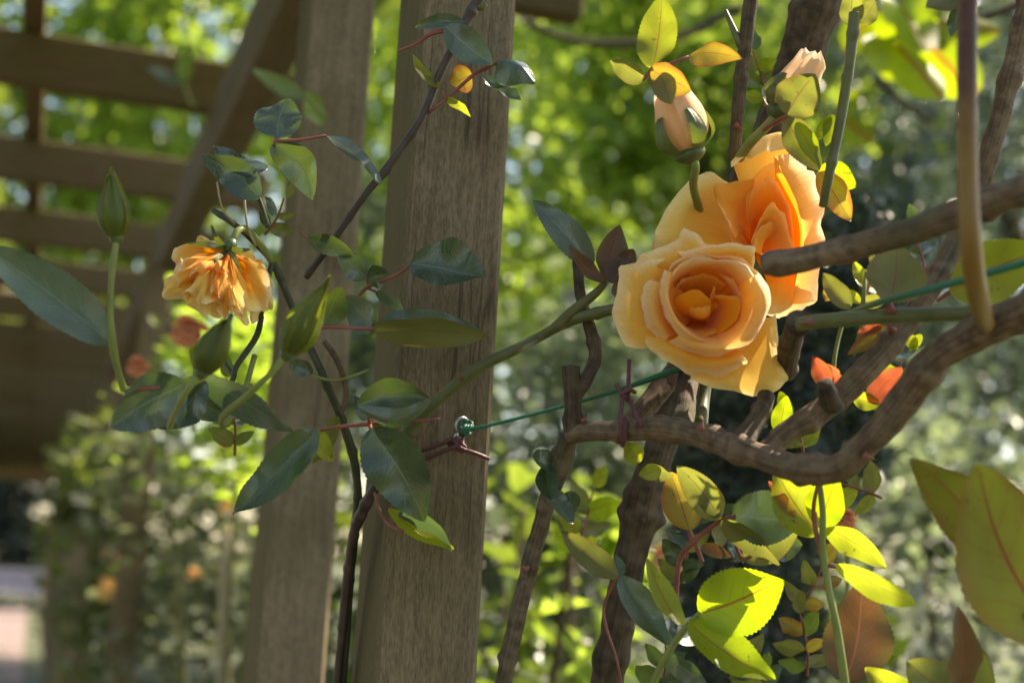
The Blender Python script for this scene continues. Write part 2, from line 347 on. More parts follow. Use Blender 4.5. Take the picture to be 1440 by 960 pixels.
def tube_world(pw, rw, seg=12, rough=0.0, cap=True):
    n = len(pw)
    T = np.gradient(pw, axis=0); T /= np.linalg.norm(T, axis=1)[:, None] + 1e-12
    nrm = np.cross(T[0], [0.31, 0.77, 0.55]); nrm /= np.linalg.norm(nrm)
    V = []; UV = []; ln = 0; ph = rng.uniform(0, 6.28, 6)
    tot = np.linalg.norm(np.diff(pw, axis=0), axis=1).sum(); nodes = rng.uniform(0, tot, max(1, int(tot / .045))) if rough > .015 else []
    for i in range(n):
        if i: 
            nrm = nrm - T[i] * nrm.dot(T[i]); nrm /= np.linalg.norm(nrm); ln += np.linalg.norm(pw[i] - pw[i - 1])
        bn = np.cross(T[i], nrm)
        for j in range(seg):
            a = 2 * math.pi * j / seg
            k = 1 + rough * (0.5 * math.sin(3 * a + ph[0] + ln * 40) + 0.5 * math.sin(2 * a + ph[1] - ln * 90) + 0.6 * math.sin(ln * 160 + ph[2] + a) + 0.5 * math.sin(ln * 63 + ph[3]) + 0.4 * math.sin(5 * a + ph[4] + ln * 130) + 0.35 * math.sin(ln * 420 + 2 * a + ph[5]))
            for q in nodes: k += (.16 + rough) * math.exp(-((ln - q) / max(.003, rw[i] * .55)) ** 2) * (1 + .5 * math.cos(a - q * 900))
            V.append(pw[i] + (nrm * math.cos(a) + bn * math.sin(a)) * rw[i] * k)
            UV.append((abs(j / seg * 2 - 1), ln))
    F = grid_faces(n, seg, True)
    if cap:
        for idx, e in ((0, -1), (n - 1, 1)):
            c = len(V); V.append(pw[idx] + T[idx] * e * rw[idx] * 0.25); UV.append((0, ln * (idx > 0)))
            for j in range(seg):
                a, b = idx * seg + j, idx * seg + (j + 1) % seg
                F.append((a, b, c) if e > 0 else (b, a, c))
    return np.array(V), F, UV

def tube(root, name, pts, mat, rough=0.0, seg=12, n=None):
    """pts: (px, py, depth, radius in photo pixels)"""
    p = np.asarray(pts, dtype=float)
    n = n or max(8, int(np.hypot(*np.diff(p[:, :2], axis=0).T).sum() / (4 if rough > .015 else 7)))
    if rough > .015: seg = 18
    q = cr(p, n)
    pw = np.array([P(x, y, d) for x, y, d, r in q]); rw = q[:, 3] * q[:, 2] / 2000
    V, F, UV = tube_world(pw, np.maximum(rw, 2e-4), seg, rough)
    return mesh_obj(name, V, F, mat, root, UV)

def thorn(root, x, y, d, dx, dy, size=7, mat=None):
    a = P(x, y, d); b = P(x + dx, y + dy, d - 0.002)
    pw = np.array([a, a * 0.55 + b * 0.45, b]); rw = np.array([size, size * 0.4, 0.4]) * d / 2000
    V, F, UV = tube_world(pw, rw, 8)
    return mesh_obj('thorn', V, F, mat or M['petiole'], root, UV)

LIT = []       # points of leaves kept sunlit by gaps cut in the canopy
def leaf(root, bx, by, bd, tx, ty, td, w, mat, roll=0, fold=0.35, curl=0.06, bend=0.0, name='leaflet', wave=0.085, lit=False, label=None, serr=0.026, twist=0, m=None):
    B = P(bx, by, bd); T = P(tx, ty, td)
    ax = T - B; ln = np.linalg.norm(ax); axn = ax / ln
    mid = (B + T) / 2; tc = CAM - mid; tc /= np.linalg.norm(tc)
    nr = tc - axn * tc.dot(axn); nr /= np.linalg.norm(nr)
    sd_ = np.cross(axn, nr)
    hw = w / 2 * (bd + td) / 2 / 2000 / max(0.3, math.cos(R(roll)))
    nv, nu = 41, 9
    ph = rng.uniform(0, 6.28, 4); V = []; UV = []
    twist += rng.uniform(-22, 22); curl += rng.uniform(-.03, .05); bend += rng.uniform(-.03, .03)
    for i in range(nv):
        v = i / (nv - 1)
        o = math.sin(math.pi * v ** 0.82) ** 0.72 * (1 - 0.16 * v ** 3) if 0 < v < 1 else 0.0
        rl = R(roll + twist * (v - 0.5))
        N = nr * math.cos(rl) + sd_ * math.sin(rl); Sd = sd_ * math.cos(rl) - nr * math.sin(rl)
        c = B + ax * v + Sd * bend * ln * math.sin(math.pi * v) - N * curl * ln * (4 * v * (1 - v) - 1.6 * max(0, v - .65))
        for j in range(nu):
            u = j / (nu - 1) * 2 - 1
            e = 1.0
            if abs(u) > 0.99: e = 1 + serr * ((i % 2) * 2 - 1)
            ww = hw * (o + 0.012) * e
            z = fold * abs(u) ** 1.3 * hw * o + wave * hw * (math.sin(v * 11 + ph[0] + (2 if u > 0 else 0)) * abs(u) ** 1.5 + 0.5 * math.sin(v * 17 + ph[1]) * u)
            V.append(c + Sd * u * ww + N * z); UV.append(((u + 1) / 2, v))
    o = mesh_obj(name, V, grid_faces(nv, nu), LM[mat] if isinstance(mat, str) else mat, root, UV)
    if label: o['label'] = label
    if lit:
        for v in (0.3, 0.5, 0.7): LIT.append((B + ax * v, hw * 0.45))
    return o

def patch(root, name, rows, d0, mat, nv=18, nu=16, ruffle=0.0012, uvr=(0, 1), label=None):
    """a bent sheet through a net of (px, py, dz) rows, base to rim"""
    A = np.array([cr(r_, nu) for r_ in rows])
    G = np.array([cr(A[:, j], nv) for j in range(nu)]).transpose(1, 0, 2)
    ph = rng.uniform(0, 6.28, 3); V = []; UV = []
    for i in range(nv):
        v = i / (nv - 1)
        for j in range(nu):
            u = j / (nu - 1); x, y, z = G[i, j]
            z += ruffle * v ** 3 * (math.sin(u * 9 + ph[0]) + 0.6 * math.sin(u * 19 + ph[1]))
            jx = v ** 4 * (0.9 * math.sin(u * 23 + ph[1]) + 0.6 * math.sin(u * 47 + ph[2])); x += jx; y += v ** 4 * (0.9 * math.sin(u * 27 + ph[0]) + 0.5 * math.sin(u * 53 + ph[1]))
            d = d0 + z
            V.append(P(720 + (x - 720) * d0 / d, 480 + (y - 480) * d0 / d, d)); UV.append((u, uvr[0] + (uvr[1] - uvr[0]) * v))
    o = mesh_obj(name, V, grid_faces(nv, nu), mat, root, UV)
    if label: o['label'] = label
    return o

def blob(root, name, a, b, ra, mat, d0=None, prof=None, seg=16, n=14):
    """a lathe of radius profile between two points (px, py, d)"""
    A = P(*a); B = P(*b)
    t = np.linspace(0, 1, n); prof = prof or (lambda s: math.sin(math.pi * min(max(s, 0), 1)) ** 0.6)
    pw = A + (B - A) * t[:, None]; rw = np.array([max(prof(s), 0.03) for s in t]) * ra * a[2] / 2000
    V, F, UV = tube_world(pw, rw, seg)
    return mesh_obj(name, V, F, mat, root, UV)

def box(root, name, c, ax, ay, az, sx, sy, sz, mat, bev=0.004):
    """a box with chamfered edges: centre, unit axes, full sizes"""
    c = np.asarray(c, float); ax, ay, az = (np.asarray(k, float) for k in (ax, ay, az))
    V = []; idx = {}
    h = (sx / 2, sy / 2, sz / 2)
    for ix in (-1, 1):
        for iy in (-1, 1):
            for iz in (-1, 1):
                for k in range(3):
                    e = [h[0], h[1], h[2]]
                    for q in range(3):
                        if q != k: e[q] -= bev
                    idx[(ix, iy, iz, k)] = len(V); V.append(c + ax * ix * e[0] + ay * iy * e[1] + az * iz * e[2])
    F = []
    S4 = [(-1, -1), (1, -1), (1, 1), (-1, 1)]
    for k in range(3):
        for s in (-1, 1):
            q = []
            for a, b in S4:
                t = [0, 0, 0]; t[k] = s; t[(k + 1) % 3] = a; t[(k + 2) % 3] = b
                q.append(idx[(*t, k)])
            F.append(tuple(q) if s > 0 else tuple(q[::-1]))
    for k in range(3):       # edge chamfers along axis k
        k1, k2 = (k + 1) % 3, (k + 2) % 3
        for a in (-1, 1):
            for b in (-1, 1):
                t0 = [0] * 3; t0[k] = -1; t0[k1] = a; t0[k2] = b; t1 = list(t0); t1[k] = 1
                q = (idx[(*t0, k1)], idx[(*t1, k1)], idx[(*t1, k2)], idx[(*t0, k2)])
                F.append(q if a * b < 0 else q[::-1])
    for ix in (-1, 1):
        for iy in (-1, 1):
            for iz in (-1, 1):
                q = tuple(idx[(ix, iy, iz, k)] for k in range(3)); F.append(q if ix * iy * iz > 0 else q[::-1])
    loc = [c + 0]
    # keep object axes on the box so that grain runs along it
    me_v = np.array(V)
    o = mesh_obj(name, me_v, F, mat, root, None, smooth=False)
    Rm = Matrix((ax, ay, az)).transposed()
    o.data.transform(Matrix.Translation(-Vector(c - np.array(root['org'])))) if root is not None else None
    if root is not None:
        o.data.transform(Rm.to_4x4().inverted()); o.rotation_euler = Rm.to_euler(); o.location = Vector(c - np.array(root['org']))
    return o

def leaf_cloud(root, name, C, size, mat, flat=0.5, aspect=0.55, jitter=0.35, tone=None):
    """many small pointed leaves, one mesh"""
    C = np.asarray(C, float); n = len(C)
    N = rng.normal(size=(n, 3)); N[:, 2] += flat * 2.2; N /= np.linalg.norm(N, axis=1)[:, None]
    A = rng.normal(size=(n, 3)); A -= N * (A * N).sum(1)[:, None]; A /= np.linalg.norm(A, axis=1)[:, None]
    Bv = np.cross(N, A)
    s = size * (1 + jitter * rng.normal(size=(n, 1))).clip(0.4, 2.0)
    a = A * s * 0.5; b = Bv * s * 0.5 * aspect; f = N * s * 0.10
    V = np.stack([C - a, C - a * 0.25 + b + f, C + a * 0.45 + b * 0.8 + f, C + a - f * 0.5, C + a * 0.45 - b * 0.8 + f, C - a * 0.25 - b + f], 1).reshape(-1, 3)
    k = np.arange(n)[:, None] * 6
    F = np.vstack([k + np.array([[0, 3, 2, 1]]), k + np.array([[0, 5, 4, 3]])])
    t = (rng.random(n) if tone is None else tone).repeat(6)
    return mesh_obj(name, V, F, mat, root, None, smooth=False, tone=t)

def clumps(n, nc, box_lo, box_hi, rad, shape=None):
    lo, hi = np.array(box_lo, float), np.array(box_hi, float)
    cc = lo + (hi - lo) * rng.random((nc, 3))
    if shape is not None: cc = np.array([c for c in cc if shape(c)])
    i = rng.integers(0, len(cc), n)
    r = rad * (0.5 + rng.random(len(cc)))
    d = rng.normal(size=(n, 3)); d /= np.linalg.norm(d, axis=1)[:, None]
    return cc[i] + d * (r[i] * rng.random(n) ** 0.45)[:, None], cc

# ------------------------------------------------------------------ ground and path
HEAD = R(18)
AX = np.array([-math.sin(HEAD), math.cos(HEAD), 0]); BX = np.array([math.cos(HEAD), math.sin(HEAD), 0]); ZX = np.array([0, 0, 1.0])
post_front = P(630, 480, 1.15)
ORG = np.array([post_front[0], post_front[1], 0])        # the near post on the ground
def G(a, b, z): return ORG + AX * a + BX * b + ZX * z

gm = plain_mat('garden_soil_and_grass', (0.085, 0.10, 0.042), 0.95, noise=0.55, scale=3.0)
pm = plain_mat('pinkish_gravel', (0.23, 0.17, 0.155), 0.95, noise=0.3, scale=6.0)
sm = plain_mat('pale_stone_path', (0.50, 0.49, 0.46), 0.9, noise=0.2, scale=5.0)
g = mesh_obj('ground', [(-300, -60, 0), (300, -60, 0), (300, 600, 0), (-300, 600, 0)], [(0, 1, 2, 3)], gm, smooth=False); kind(g, 'structure')
pv = [G(-3, -2.9, .004), G(-3, -.25, .004), G(34, -.25, .004), G(34, -2.9, .004)]
kind(mesh_obj('path', pv, [(0, 1, 2, 3)], pm, smooth=False), 'structure')
sp = [P(560, 900, 10), P(1500, 900, 10), P(1500, 900, 13), P(560, 900, 13)]
kind(mesh_obj('stone_path', [(-2.2, 8.5, .004), (6, 7.5, .004), (6, 9.2, .004), (-2.2, 10.2, .004)], [(0, 1, 2, 3)], sm, smooth=False), 'structure')

# ------------------------------------------------------------------ pergola
ZB, ZR = 2.40, 2.55
PW = 0.083
perg = thing('pergola', 'weathered timber pergola with grey-brown posts and close rafters over the gravel path', 'pergola', G(0, 0, 0))
post_a = [0.0, 0.60, 3.55, 6.4, 9.2, 12.0, 14.8, 17.6, 20.4, 23.2, 26.0]
post_objs = []
for i, a in enumerate(post_a):
    c = G(a + PW / 2, 0.0, ZB / 2)
    o = box(perg, 'post', c, BX, AX, ZX, PW, PW, ZB, M['post'], bev=0.004)
    if i == 0: o['label'] = 'near sharp timber post with the steel eye screwed into it'
    if i == 1: o['label'] = 'second timber post just behind the near one'
for a in [0.0, 3.55, 9.2, 14.8, 20.4, 26.0]:
    box(perg, 'post', G(a + PW / 2, -3.1, ZB / 2), BX, AX, ZX, PW, PW, ZB, M['post'], bev=0.006)
for b in (0.035, -3.1):
    box(perg, 'beam', G(12.6, b, (ZB + ZR) / 2), AX, BX, ZX, 28.4, 0.075, ZR - ZB, M['beam'], bev=0.004)
def on_plane(x, y, z):
    d = P(x, y, 1.0) - CAM; return CAM + d * ((z - CAM[2]) / d[2])
s0 = (on_plane(180, 143, ZR) - ORG).dot(AX)
for k in range(-2, 26):
    a = s0 + 0.95 * k
    e = {-2: 0.3, -1: 0.60}.get(k, 0.28)
    b0, b1 = -3.5, e
    box(perg, 'rafter', G(a, (b0 + b1) / 2, ZR + 0.064), BX, AX, ZX, b1 - b0, 0.055, 0.125, M['raf'], bev=0.004)
for b in (-0.42, -1.08, -1.75, -2.4):
    a1 = 26.5
    box(perg, 'batten', G(12.0, b, ZR + 0.1285 + 0.02), AX, BX, ZX, 29.0, 0.05, 0.038, M['raf'], bev=0.003)

# ------------------------------------------------------------------ roses
def cup(root, C, contour, a0, a1, rows, d0, mat, shift=(0, 0), scale=1.0, taper=0.22, ncol=11, wob=0.02):
    wp = rng.uniform(0, 6.28, 2)
    th = np.array([math.atan2(y - C[1], x - C[0]) for x, y in contour]); rr = np.array([math.hypot(y - C[1], x - C[0]) for x, y in contour])
    o = np.argsort(th); th, rr = th[o], rr[o]
    th = np.concatenate([th - 2 * math.pi, th, th + 2 * math.pi]); rr = np.tile(rr, 3)
    net = []
    for f, dz in rows:
        row = []
        for j in range(ncol):
            s = j / (ncol - 1); t = R(a0 + (a1 - a0) * s)
            tt = (t + math.pi) % (2 * math.pi) - math.pi
            e = (abs(2 * s - 1)) ** 4
            rad = np.interp(tt, th, rr) * scale * f * (1 - taper * e * f) * (1 + wob * f * f * (math.sin(3 * t + wp[0]) + .6 * math.sin(7 * t + wp[1])))
            row.append((C[0] + shift[0] + math.cos(t) * rad, C[1] + shift[1] + math.sin(t) * rad, dz + 0.008 * e * f))
        net.append(row)
    return patch(root, 'petal', net, d0, mat, nv=24, nu=30, ruffle=0.0006)

ROSES = 'golden orange roses in bloom'
# --- front rose
DF = 1.0
fr = thing('rose', 'fully open peach-orange rose facing the camera with a spiral heart', 'rose', P(1005, 440, DF + .06), ROSES)
Cc = (1002, 430)
cont = [(930, 409), (943, 370), (984, 357), (1032, 361), (1067, 383), (1084, 418), (1077, 452), (1052, 486), (1006, 503), (950, 490)]
def base_row(x, y, dz, n, r=5): return [(x + r * math.cos(k * 6.28 / n), y + r * math.sin(k * 6.28 / n), dz) for k in range(n)]
patch(fr, 'petal', [[(1000 + 3 * k, 440, .05) for k in range(7)],
    [(985, 500, .026), (1015, 505, .02), (1045, 510, .016), (1062, 505, .016), (1072, 490, .018), (1078, 470, .022), (1075, 445, .03)],
    [(978, 522, .016), (1020, 536, .014), (1058, 540, .012), (1082, 532, .012), (1094, 518, .014), (1092, 490, .018), (1092, 445, .026)],
    [(976, 534, .018), (1000, 545, .016), (1030, 549, .020), (1064, 559, .018), (1085, 555, .021), (1102, 550, .018), (1113, 540, .023), (1116, 530, .022), (1108, 517, .022), (1103, 500, .025), (1102, 470, .024), (1101, 440, .028)]], DF, M['petal_gold'], nu=30)
patch(fr, 'petal', [[(990 + 2 * k, 420, .05) for k in range(6)],
    [(935, 385, .018), (945, 375, .016), (965, 365, .016), (975, 360, .016), (985, 358, .016), (1000, 365, .018)],
    [(897, 366, .02), (912, 352, .020), (952, 338, .022), (967, 317, .024), (985, 325, .024), (1004, 343, .022)]], DF, M['petal'], nu=26)
patch(fr, 'petal', [[(990 + 4 * k, 420, .048) for k in range(6)],
    [(970, 372, .012), (1000, 362, .010), (1030, 360, .010), (1050, 365, .010), (1055, 375, .012), (1050, 395, .014)],
    [(956, 352, .012), (1000, 343, .014), (1032, 340, .014), (1062, 344, .016), (1069, 354, .018), (1062, 390, .016)]], DF, M['petal'], nu=26)
patch(fr, 'petal', [[(985, 415 + 8 * k, .045) for k in range(6)],
    [(945, 385, .012), (940, 405, .014), (935, 425, .016), (935, 445, .016), (940, 462, .014), (945, 475, .012)],
    [(925, 374, .006), (906, 392, .004), (896, 418, .004), (896, 445, .004), (903, 468, .004), (925, 484, .006)],
    [(936, 362, .008), (905, 367, .010), (884, 370, .013), (873, 374, .015), (873, 388, .013), (869, 408, .011), (863, 438, .015), (869, 458, .012), (877, 482, .015), (890, 488, .010), (908, 492, .010)]], DF, M['petal'], nu=26)
patch(fr, 'petal', [[(985, 415 + 8 * k, .04) for k in range(5)],
    [(944, 400, .010), (938, 420, .008), (938, 440, .008), (942, 455, .008), (952, 470, .010)],
    [(924, 396, -.001), (917, 418, -.004), (919, 440, -.004), (926, 458, -.004), (940, 474, .0)],
    [(913, 391, .004), (903, 412, .004), (905, 440, .004), (913, 464, .003), (934, 480, .003)]], DF, M['petal_pale'], nu=26)
patch(fr, 'petal', [[(990 + 6 * k, 450, .045) for k in range(6)],
    [(950, 472, .010), (965, 485, .006), (985, 494, .004), (1005, 497, .004), (1022, 494, .006), (1035, 486, .010)],
    [(925, 474, .002), (945, 490, -.001), (975, 507, -.003), (1003, 511, -.003), (1026, 507, -.002), (1042, 498, .002)],
    [(896, 469, .007), (908, 482, .005), (922, 497, .007), (945, 512, .004), (972, 527, .007), (990, 526, .004), (1008, 530, .006), (1032, 522, .004), (1046, 514, .006), (1051, 507, .003), (1044, 498, .004)]], DF, M['petal'], nu=28)
hp = lambda net, mat, uvr=(0, 1): patch(fr, 'petal', net, DF, M[mat], nv=22, nu=28, ruffle=.0007, uvr=uvr)
Z = lambda pts, z: [(x, y, z) for x, y in pts]
hp([Z([(972, 425), (980, 415), (992, 410), (1006, 410), (1016, 416), (1022, 426)], .044),
    Z([(938, 414), (950, 384), (985, 370), (1028, 373), (1058, 392), (1068, 414)], .020),
    [(931, 414, .006), (938, 388, .005), (952, 366, .004), (984, 355, .004), (1012, 360, .005), (1036, 359, .003), (1058, 374, .003), (1078, 396, .004), (1083, 416, .006)]], 'petal')
hp([Z([(958, 428), (970, 414), (992, 407), (1012, 410), (1028, 426)], .043),
    Z([(946, 418), (959, 395), (989, 383), (1020, 387), (1044, 410)], .026),
    Z([(940, 415), (952, 385), (987, 371), (1026, 374), (1056, 398)], .008),
    [(936, 414, .001), (946, 382, -.003), (964, 366, -.002), (990, 361, -.004), (1010, 366, -.001), (1034, 366, -.004), (1054, 378, -.002), (1066, 396, .0)]], 'petal_pale', (.05, .98))
hp([Z([(1015, 412), (1024, 428), (1022, 445), (1013, 458), (1000, 466), (985, 466), (972, 460)], .042),
    Z([(1040, 402), (1047, 426), (1042, 446), (1028, 461), (1007, 472), (985, 470), (968, 460)], .018),
    [(1050, 394, -.001), (1058, 424, -.006), (1053, 447, -.009), (1036, 467, -.010), (1013, 480, -.010), (985, 477, -.008), (962, 464, -.005)],
    [(1060, 388, -.003), (1072, 420, -.012), (1066, 450, -.014), (1042, 478, -.015), (1010, 492, -.014), (975, 488, -.011), (950, 474, -.006)],
    [(1068, 384, .003), (1080, 398, .004), (1085, 418, .003), (1081, 437, .001), (1076, 452, .003), (1062, 474, .001), (1046, 488, .003), (1028, 495, .0), (1006, 503, .002), (980, 501, .003), (955, 494, .002), (935, 482, .006)]], 'petal_pale')
hp([Z([(962, 418), (958, 430), (962, 440), (968, 450), (978, 458), (990, 464)], .042),
    Z([(950, 398), (946, 412), (948, 430), (958, 450), (976, 464), (994, 472)], .016),
    [(945, 385, -.002), (938, 405, -.007), (940, 428, -.010), (952, 453, -.012), (972, 471, -.012), (996, 482, -.010)],
    [(940, 382, -.002), (932, 406, -.009), (935, 430, -.012), (948, 457, -.013), (970, 477, -.012), (998, 488, -.009)],
    [(936, 380, .004), (928, 396, .002), (926, 412, .002), (931, 434, .000), (945, 462, -.003), (966, 483, -.004), (998, 493, -.006)]], 'petal_pale')
hp([Z([(1018, 455), (1024, 445), (1026, 432), (1022, 418)], .043), Z([(1030, 458), (1038, 444), (1040, 424), (1034, 404)], .024),
    Z([(1026, 470), (1043, 450), (1048, 422), (1036, 394), (1016, 384)], .012)], 'petal', (.1, .95))
hp([Z([(965, 455), (962, 445), (962, 430), (970, 415)], .043), Z([(958, 458), (950, 442), (951, 422), (962, 400)], .026),
    Z([(962, 466), (946, 448), (944, 422), (958, 396), (976, 386)], .016)], 'petal', (.1, .9))
hp([[(1000 + 20 * math.cos(t_), 438 + 16 * math.sin(t_), .047) for t_ in np.linspace(0, 6.28, 9)], [(1000 + 46 * math.cos(t_), 436 + 40 * math.sin(t_), .040) for t_ in np.linspace(0, 6.28, 9)]], 'petal_heart', (0, .3))
hp([[(1000 + 1 * math.cos(t_), 438 + 1 * math.sin(t_), .047) for t_ in np.linspace(0, 6.28, 9)], [(1000 + 22 * math.cos(t_), 438 + 18 * math.sin(t_), .0465) for t_ in np.linspace(0, 6.28, 9)]], 'petal_heart', (0, .1))
hp([[(982, 448, .044), (990, 450, .044), (998, 450, .044), (1006, 448, .044)],
    [(958, 440, .026), (975, 440, .018), (992, 440, .018), (1006, 441, .024)],
    [(946, 428, .020), (962, 414, .012), (984, 408, .009), (1004, 422, .016)],
    [(944, 430, .022), (960, 418, .015), (983, 414, .012), (1002, 426, .020)]], 'petal_heart')
hp([[(1000, 456, .044), (1006, 450, .044), (1010, 446, .044), (1012, 440, .044)],
    [(1006, 464, .026), (1018, 450, .018), (1022, 436, .018), (1018, 426, .024)],
    [(1014, 470, .016), (1036, 448, .007), (1039, 422, .007), (1011, 418, .014)],
    [(1018, 472, .018), (1041, 450, .012), (1043, 418, .012), (1010, 414, .018)]], 'petal_heart')
hp([[(1005, 440, .044), (1006, 438, .044), (1007, 436, .044)], [(1000, 428, .026), (1006, 424, .022), (1010, 422, .026)], [(1001, 426, .018), (1008, 402, .014), (1012, 416, .02)]], 'petal_heart')
hp([[(972, 452, .044), (984, 458, .044), (996, 458, .044), (1006, 454, .044)],
    [(962, 456, .028), (980, 464, .022), (998, 465, .022), (1012, 458, .026)],
    [(952, 448, .022), (972, 470, .014), (996, 474, .014), (1018, 462, .020)]], 'petal_heart')
hp([[(986, 446, .040), (992, 447, .040), (998, 447, .040), (1002, 446, .040)],
    [(972, 440, .020), (986, 448, .014), (998, 446, .014), (1004, 440, .020)],
    [(970, 430, .016), (984, 432, .008), (998, 430, .009), (1004, 432, .017)]], 'petal_heart')
hp([[(975, 430, .046), (985, 425, .046), (1000, 422, .046), (1015, 425, .046)],
    [(962, 412, .034), (978, 402, .030), (1000, 398, .030), (1022, 408, .034)],
    [(955, 402, .026), (974, 388, .020), (1003, 384, .020), (1028, 398, .026)]], 'petal_heart')
blob(fr, 'calyx', (1005, 440, DF + .047), (1015, 452, DF + .078), 20, M['calyx'])
for k in range(5):
    t = k * 1.257 + .4
    patch(fr, 'sepal', [[(1005 + 5 * math.cos(t + .8), 440 + 5 * math.sin(t + .8), .055), (1005 + 5 * math.cos(t - .8), 440 + 5 * math.sin(t - .8), .055)],
        [(1005 + 45 * math.cos(t + .2), 440 + 45 * math.sin(t + .2), .050), (1005 + 45 * math.cos(t - .2), 440 + 45 * math.sin(t - .2), .050)],
        [(1005 + 75 * math.cos(t), 440 + 75 * math.sin(t), .045), (1006 + 75 * math.cos(t), 441 + 75 * math.sin(t), .045)]], DF, M['sepal'], nv=10, nu=4)
tube(fr, 'stem', [(1013, 450, DF + .075, 8), (1000, 500, DF + .10, 8), (990, 555, DF + .09, 9), (985, 600, DF + .06, 10)], M['cane_green'])

# --- back rose
DB = 1.055
br = thing('rose', 'golden rose behind the open one, turned away and partly covered by a branch', 'rose', P(1078, 350, DB + .06), ROSES)
def rose_base(n, x=1075, y=348, dz=.055): return [(x + 2 * k, y + (k % 2), dz) for k in range(n)]
patch(br, 'petal', [rose_base(6), [(1020, 345, .03), (1012, 325, .026), (1012, 302, .026), (1022, 285, .026), (1040, 275, .03), (1058, 275, .034)],
    [(960, 352, .012), (955, 325, .008), (972, 290, .010), (1000, 258, .014), (1025, 254, .020), (1045, 262, .028)],
    [(920, 350, .026), (924, 332, .020), (927, 316, .024), (940, 294, .019), (952, 274, .024), (968, 256, .020), (988, 240, .026), (1005, 237, .024), (1020, 242, .030), (1038, 254, .032)]], DB, M['petal_gold'], nu=28)
patch(br, 'petal', [rose_base(5), [(1060, 290, .03), (1070, 280, .026), (1085, 275, .026), (1095, 280, .026), (1105, 290, .03)],
    [(1040, 240, .016), (1056, 222, .010), (1085, 204, .008), (1108, 206, .010), (1118, 220, .016)],
    [(1030, 226, .006), (1048, 206, .0), (1085, 188, -.002), (1112, 190, .0), (1126, 208, .006)],
    [(1028, 236, -.002), (1040, 226, -.010), (1054, 224, -.008), (1070, 216, -.015), (1086, 216, -.011), (1106, 212, -.012), (1116, 220, -.004), (1125, 222, -.002)]], DB, M['petal_gold'], nu=26)
patch(br, 'petal', [rose_base(5), [(1068, 320, .03), (1078, 300, .026), (1095, 300, .026), (1108, 320, .026), (1112, 350, .03)],
    [(1054, 300, .016), (1070, 262, .012), (1096, 258, .012), (1118, 300, .012), (1124, 355, .016)],
    [(1052, 262, .004), (1068, 240, .002), (1098, 230, .002), (1126, 290, .002), (1130, 365, .006)]], DB, M['petal_gold'], nu=24)
patch(br, 'petal', [rose_base(5), [(1095, 285, .02), (1108, 310, .018), (1118, 345, .018), (1120, 380, .02), (1115, 410, .026)],
    [(1086, 230, -.008), (1111, 274, -.008), (1124, 312, -.006), (1128, 352, -.002), (1121, 425, .013)],
    [(1083, 226, -.016), (1106, 270, -.018), (1119, 308, -.016), (1123, 350, -.010), (1116, 427, .008)],
    [(1087, 223, -.019), (1112, 266, -.021), (1126, 305, -.018), (1130, 348, -.012), (1124, 427, .008)],
    [(1100, 220, -.014), (1130, 256, -.014), (1142, 300, -.012), (1144, 345, -.008), (1140, 425, .010)],
    [(1120, 214, -.006), (1132, 226, -.002), (1144, 246, -.006), (1150, 268, -.002), (1157, 288, -.005), (1155, 315, .0), (1160, 342, -.002), (1156, 380, .006), (1155, 422, .014)]], DB, M['petal_pale'], nu=26)
patch(br, 'petal', [rose_base(5), [(1050, 325, .022), (1048, 305, .018), (1050, 290, .016), (1058, 280, .018), (1064, 275, .020)],
    [(1036, 332, .0), (1028, 310, -.004), (1024, 288, -.006), (1042, 272, -.002), (1060, 262, .002)],
    [(1030, 334, -.010), (1012, 302, -.016), (1003, 282, -.012), (1000, 265, -.016), (1016, 260, -.010), (1034, 257, -.010), (1060, 252, -.004)],
    [(1034, 334, -.004), (1019, 302, -.010), (1010, 284, -.006), (1006, 271, -.008), (1018, 266, -.004), (1036, 262, -.004), (1060, 257, .0)]], DB, M['petal'], nu=22)
patch(br, 'petal', [rose_base(5), [(1085, 390, .024), (1100, 385, .02), (1118, 380, .018), (1130, 372, .02), (1135, 360, .024)],
    [(1084, 420, .016), (1102, 420, .010), (1128, 410, .008), (1145, 395, .010), (1148, 368, .014)],
    [(1076, 440, .018), (1103, 446, .014), (1138, 432, .014), (1155, 418, .016), (1158, 366, .018)]], DB, M['petal'], nu=24)
patch(br, 'petal', [rose_base(5), [(1062, 320, .026), (1074, 300, .022), (1090, 300, .022), (1104, 320, .022), (1110, 350, .026)],
    [(1056, 290, .010), (1070, 272, .006), (1088, 268, .004), (1108, 296, .006), (1116, 352, .010)],
    [(1058, 270, .002), (1066, 258, -.004), (1080, 250, -.002), (1092, 260, -.006), (1104, 280, -.004), (1114, 312, -.003), (1118, 356, .003)]], DB, M['petal'], nu=24, uvr=(.25, 1))
patch(br, 'petal', [rose_base(5), [(1064, 345, .022), (1072, 325, .018), (1086, 318, .018), (1098, 330, .018), (1104, 352, .022)],
    [(1058, 338, .004), (1070, 308, .000), (1086, 296, -.003), (1100, 312, -.002), (1112, 350, .004)],
    [(1060, 330, -.001), (1072, 300, -.005), (1084, 286, -.008), (1092, 292, -.004), (1103, 308, -.006), (1114, 346, .001)]], DB, M['petal_gold'], nu=24, uvr=(.3, 1))
patch(br, 'petal', [rose_base(4), [(1050, 345, .026), (1045, 335, .022), (1048, 325, .022), (1056, 320, .026)],
    [(1040, 350, .014), (1030, 335, .010), (1036, 318, .010), (1050, 312, .014)]], DB, M['petal'], nu=14)
patch(br, 'petal', [rose_base(4), [(1078, 355, .024), (1082, 335, .018), (1092, 325, .018), (1102, 330, .024)],
    [(1060, 350, .012), (1068, 322, .006), (1086, 312, .004), (1104, 330, .010)]], DB, M['petal_gold'], nu=14)
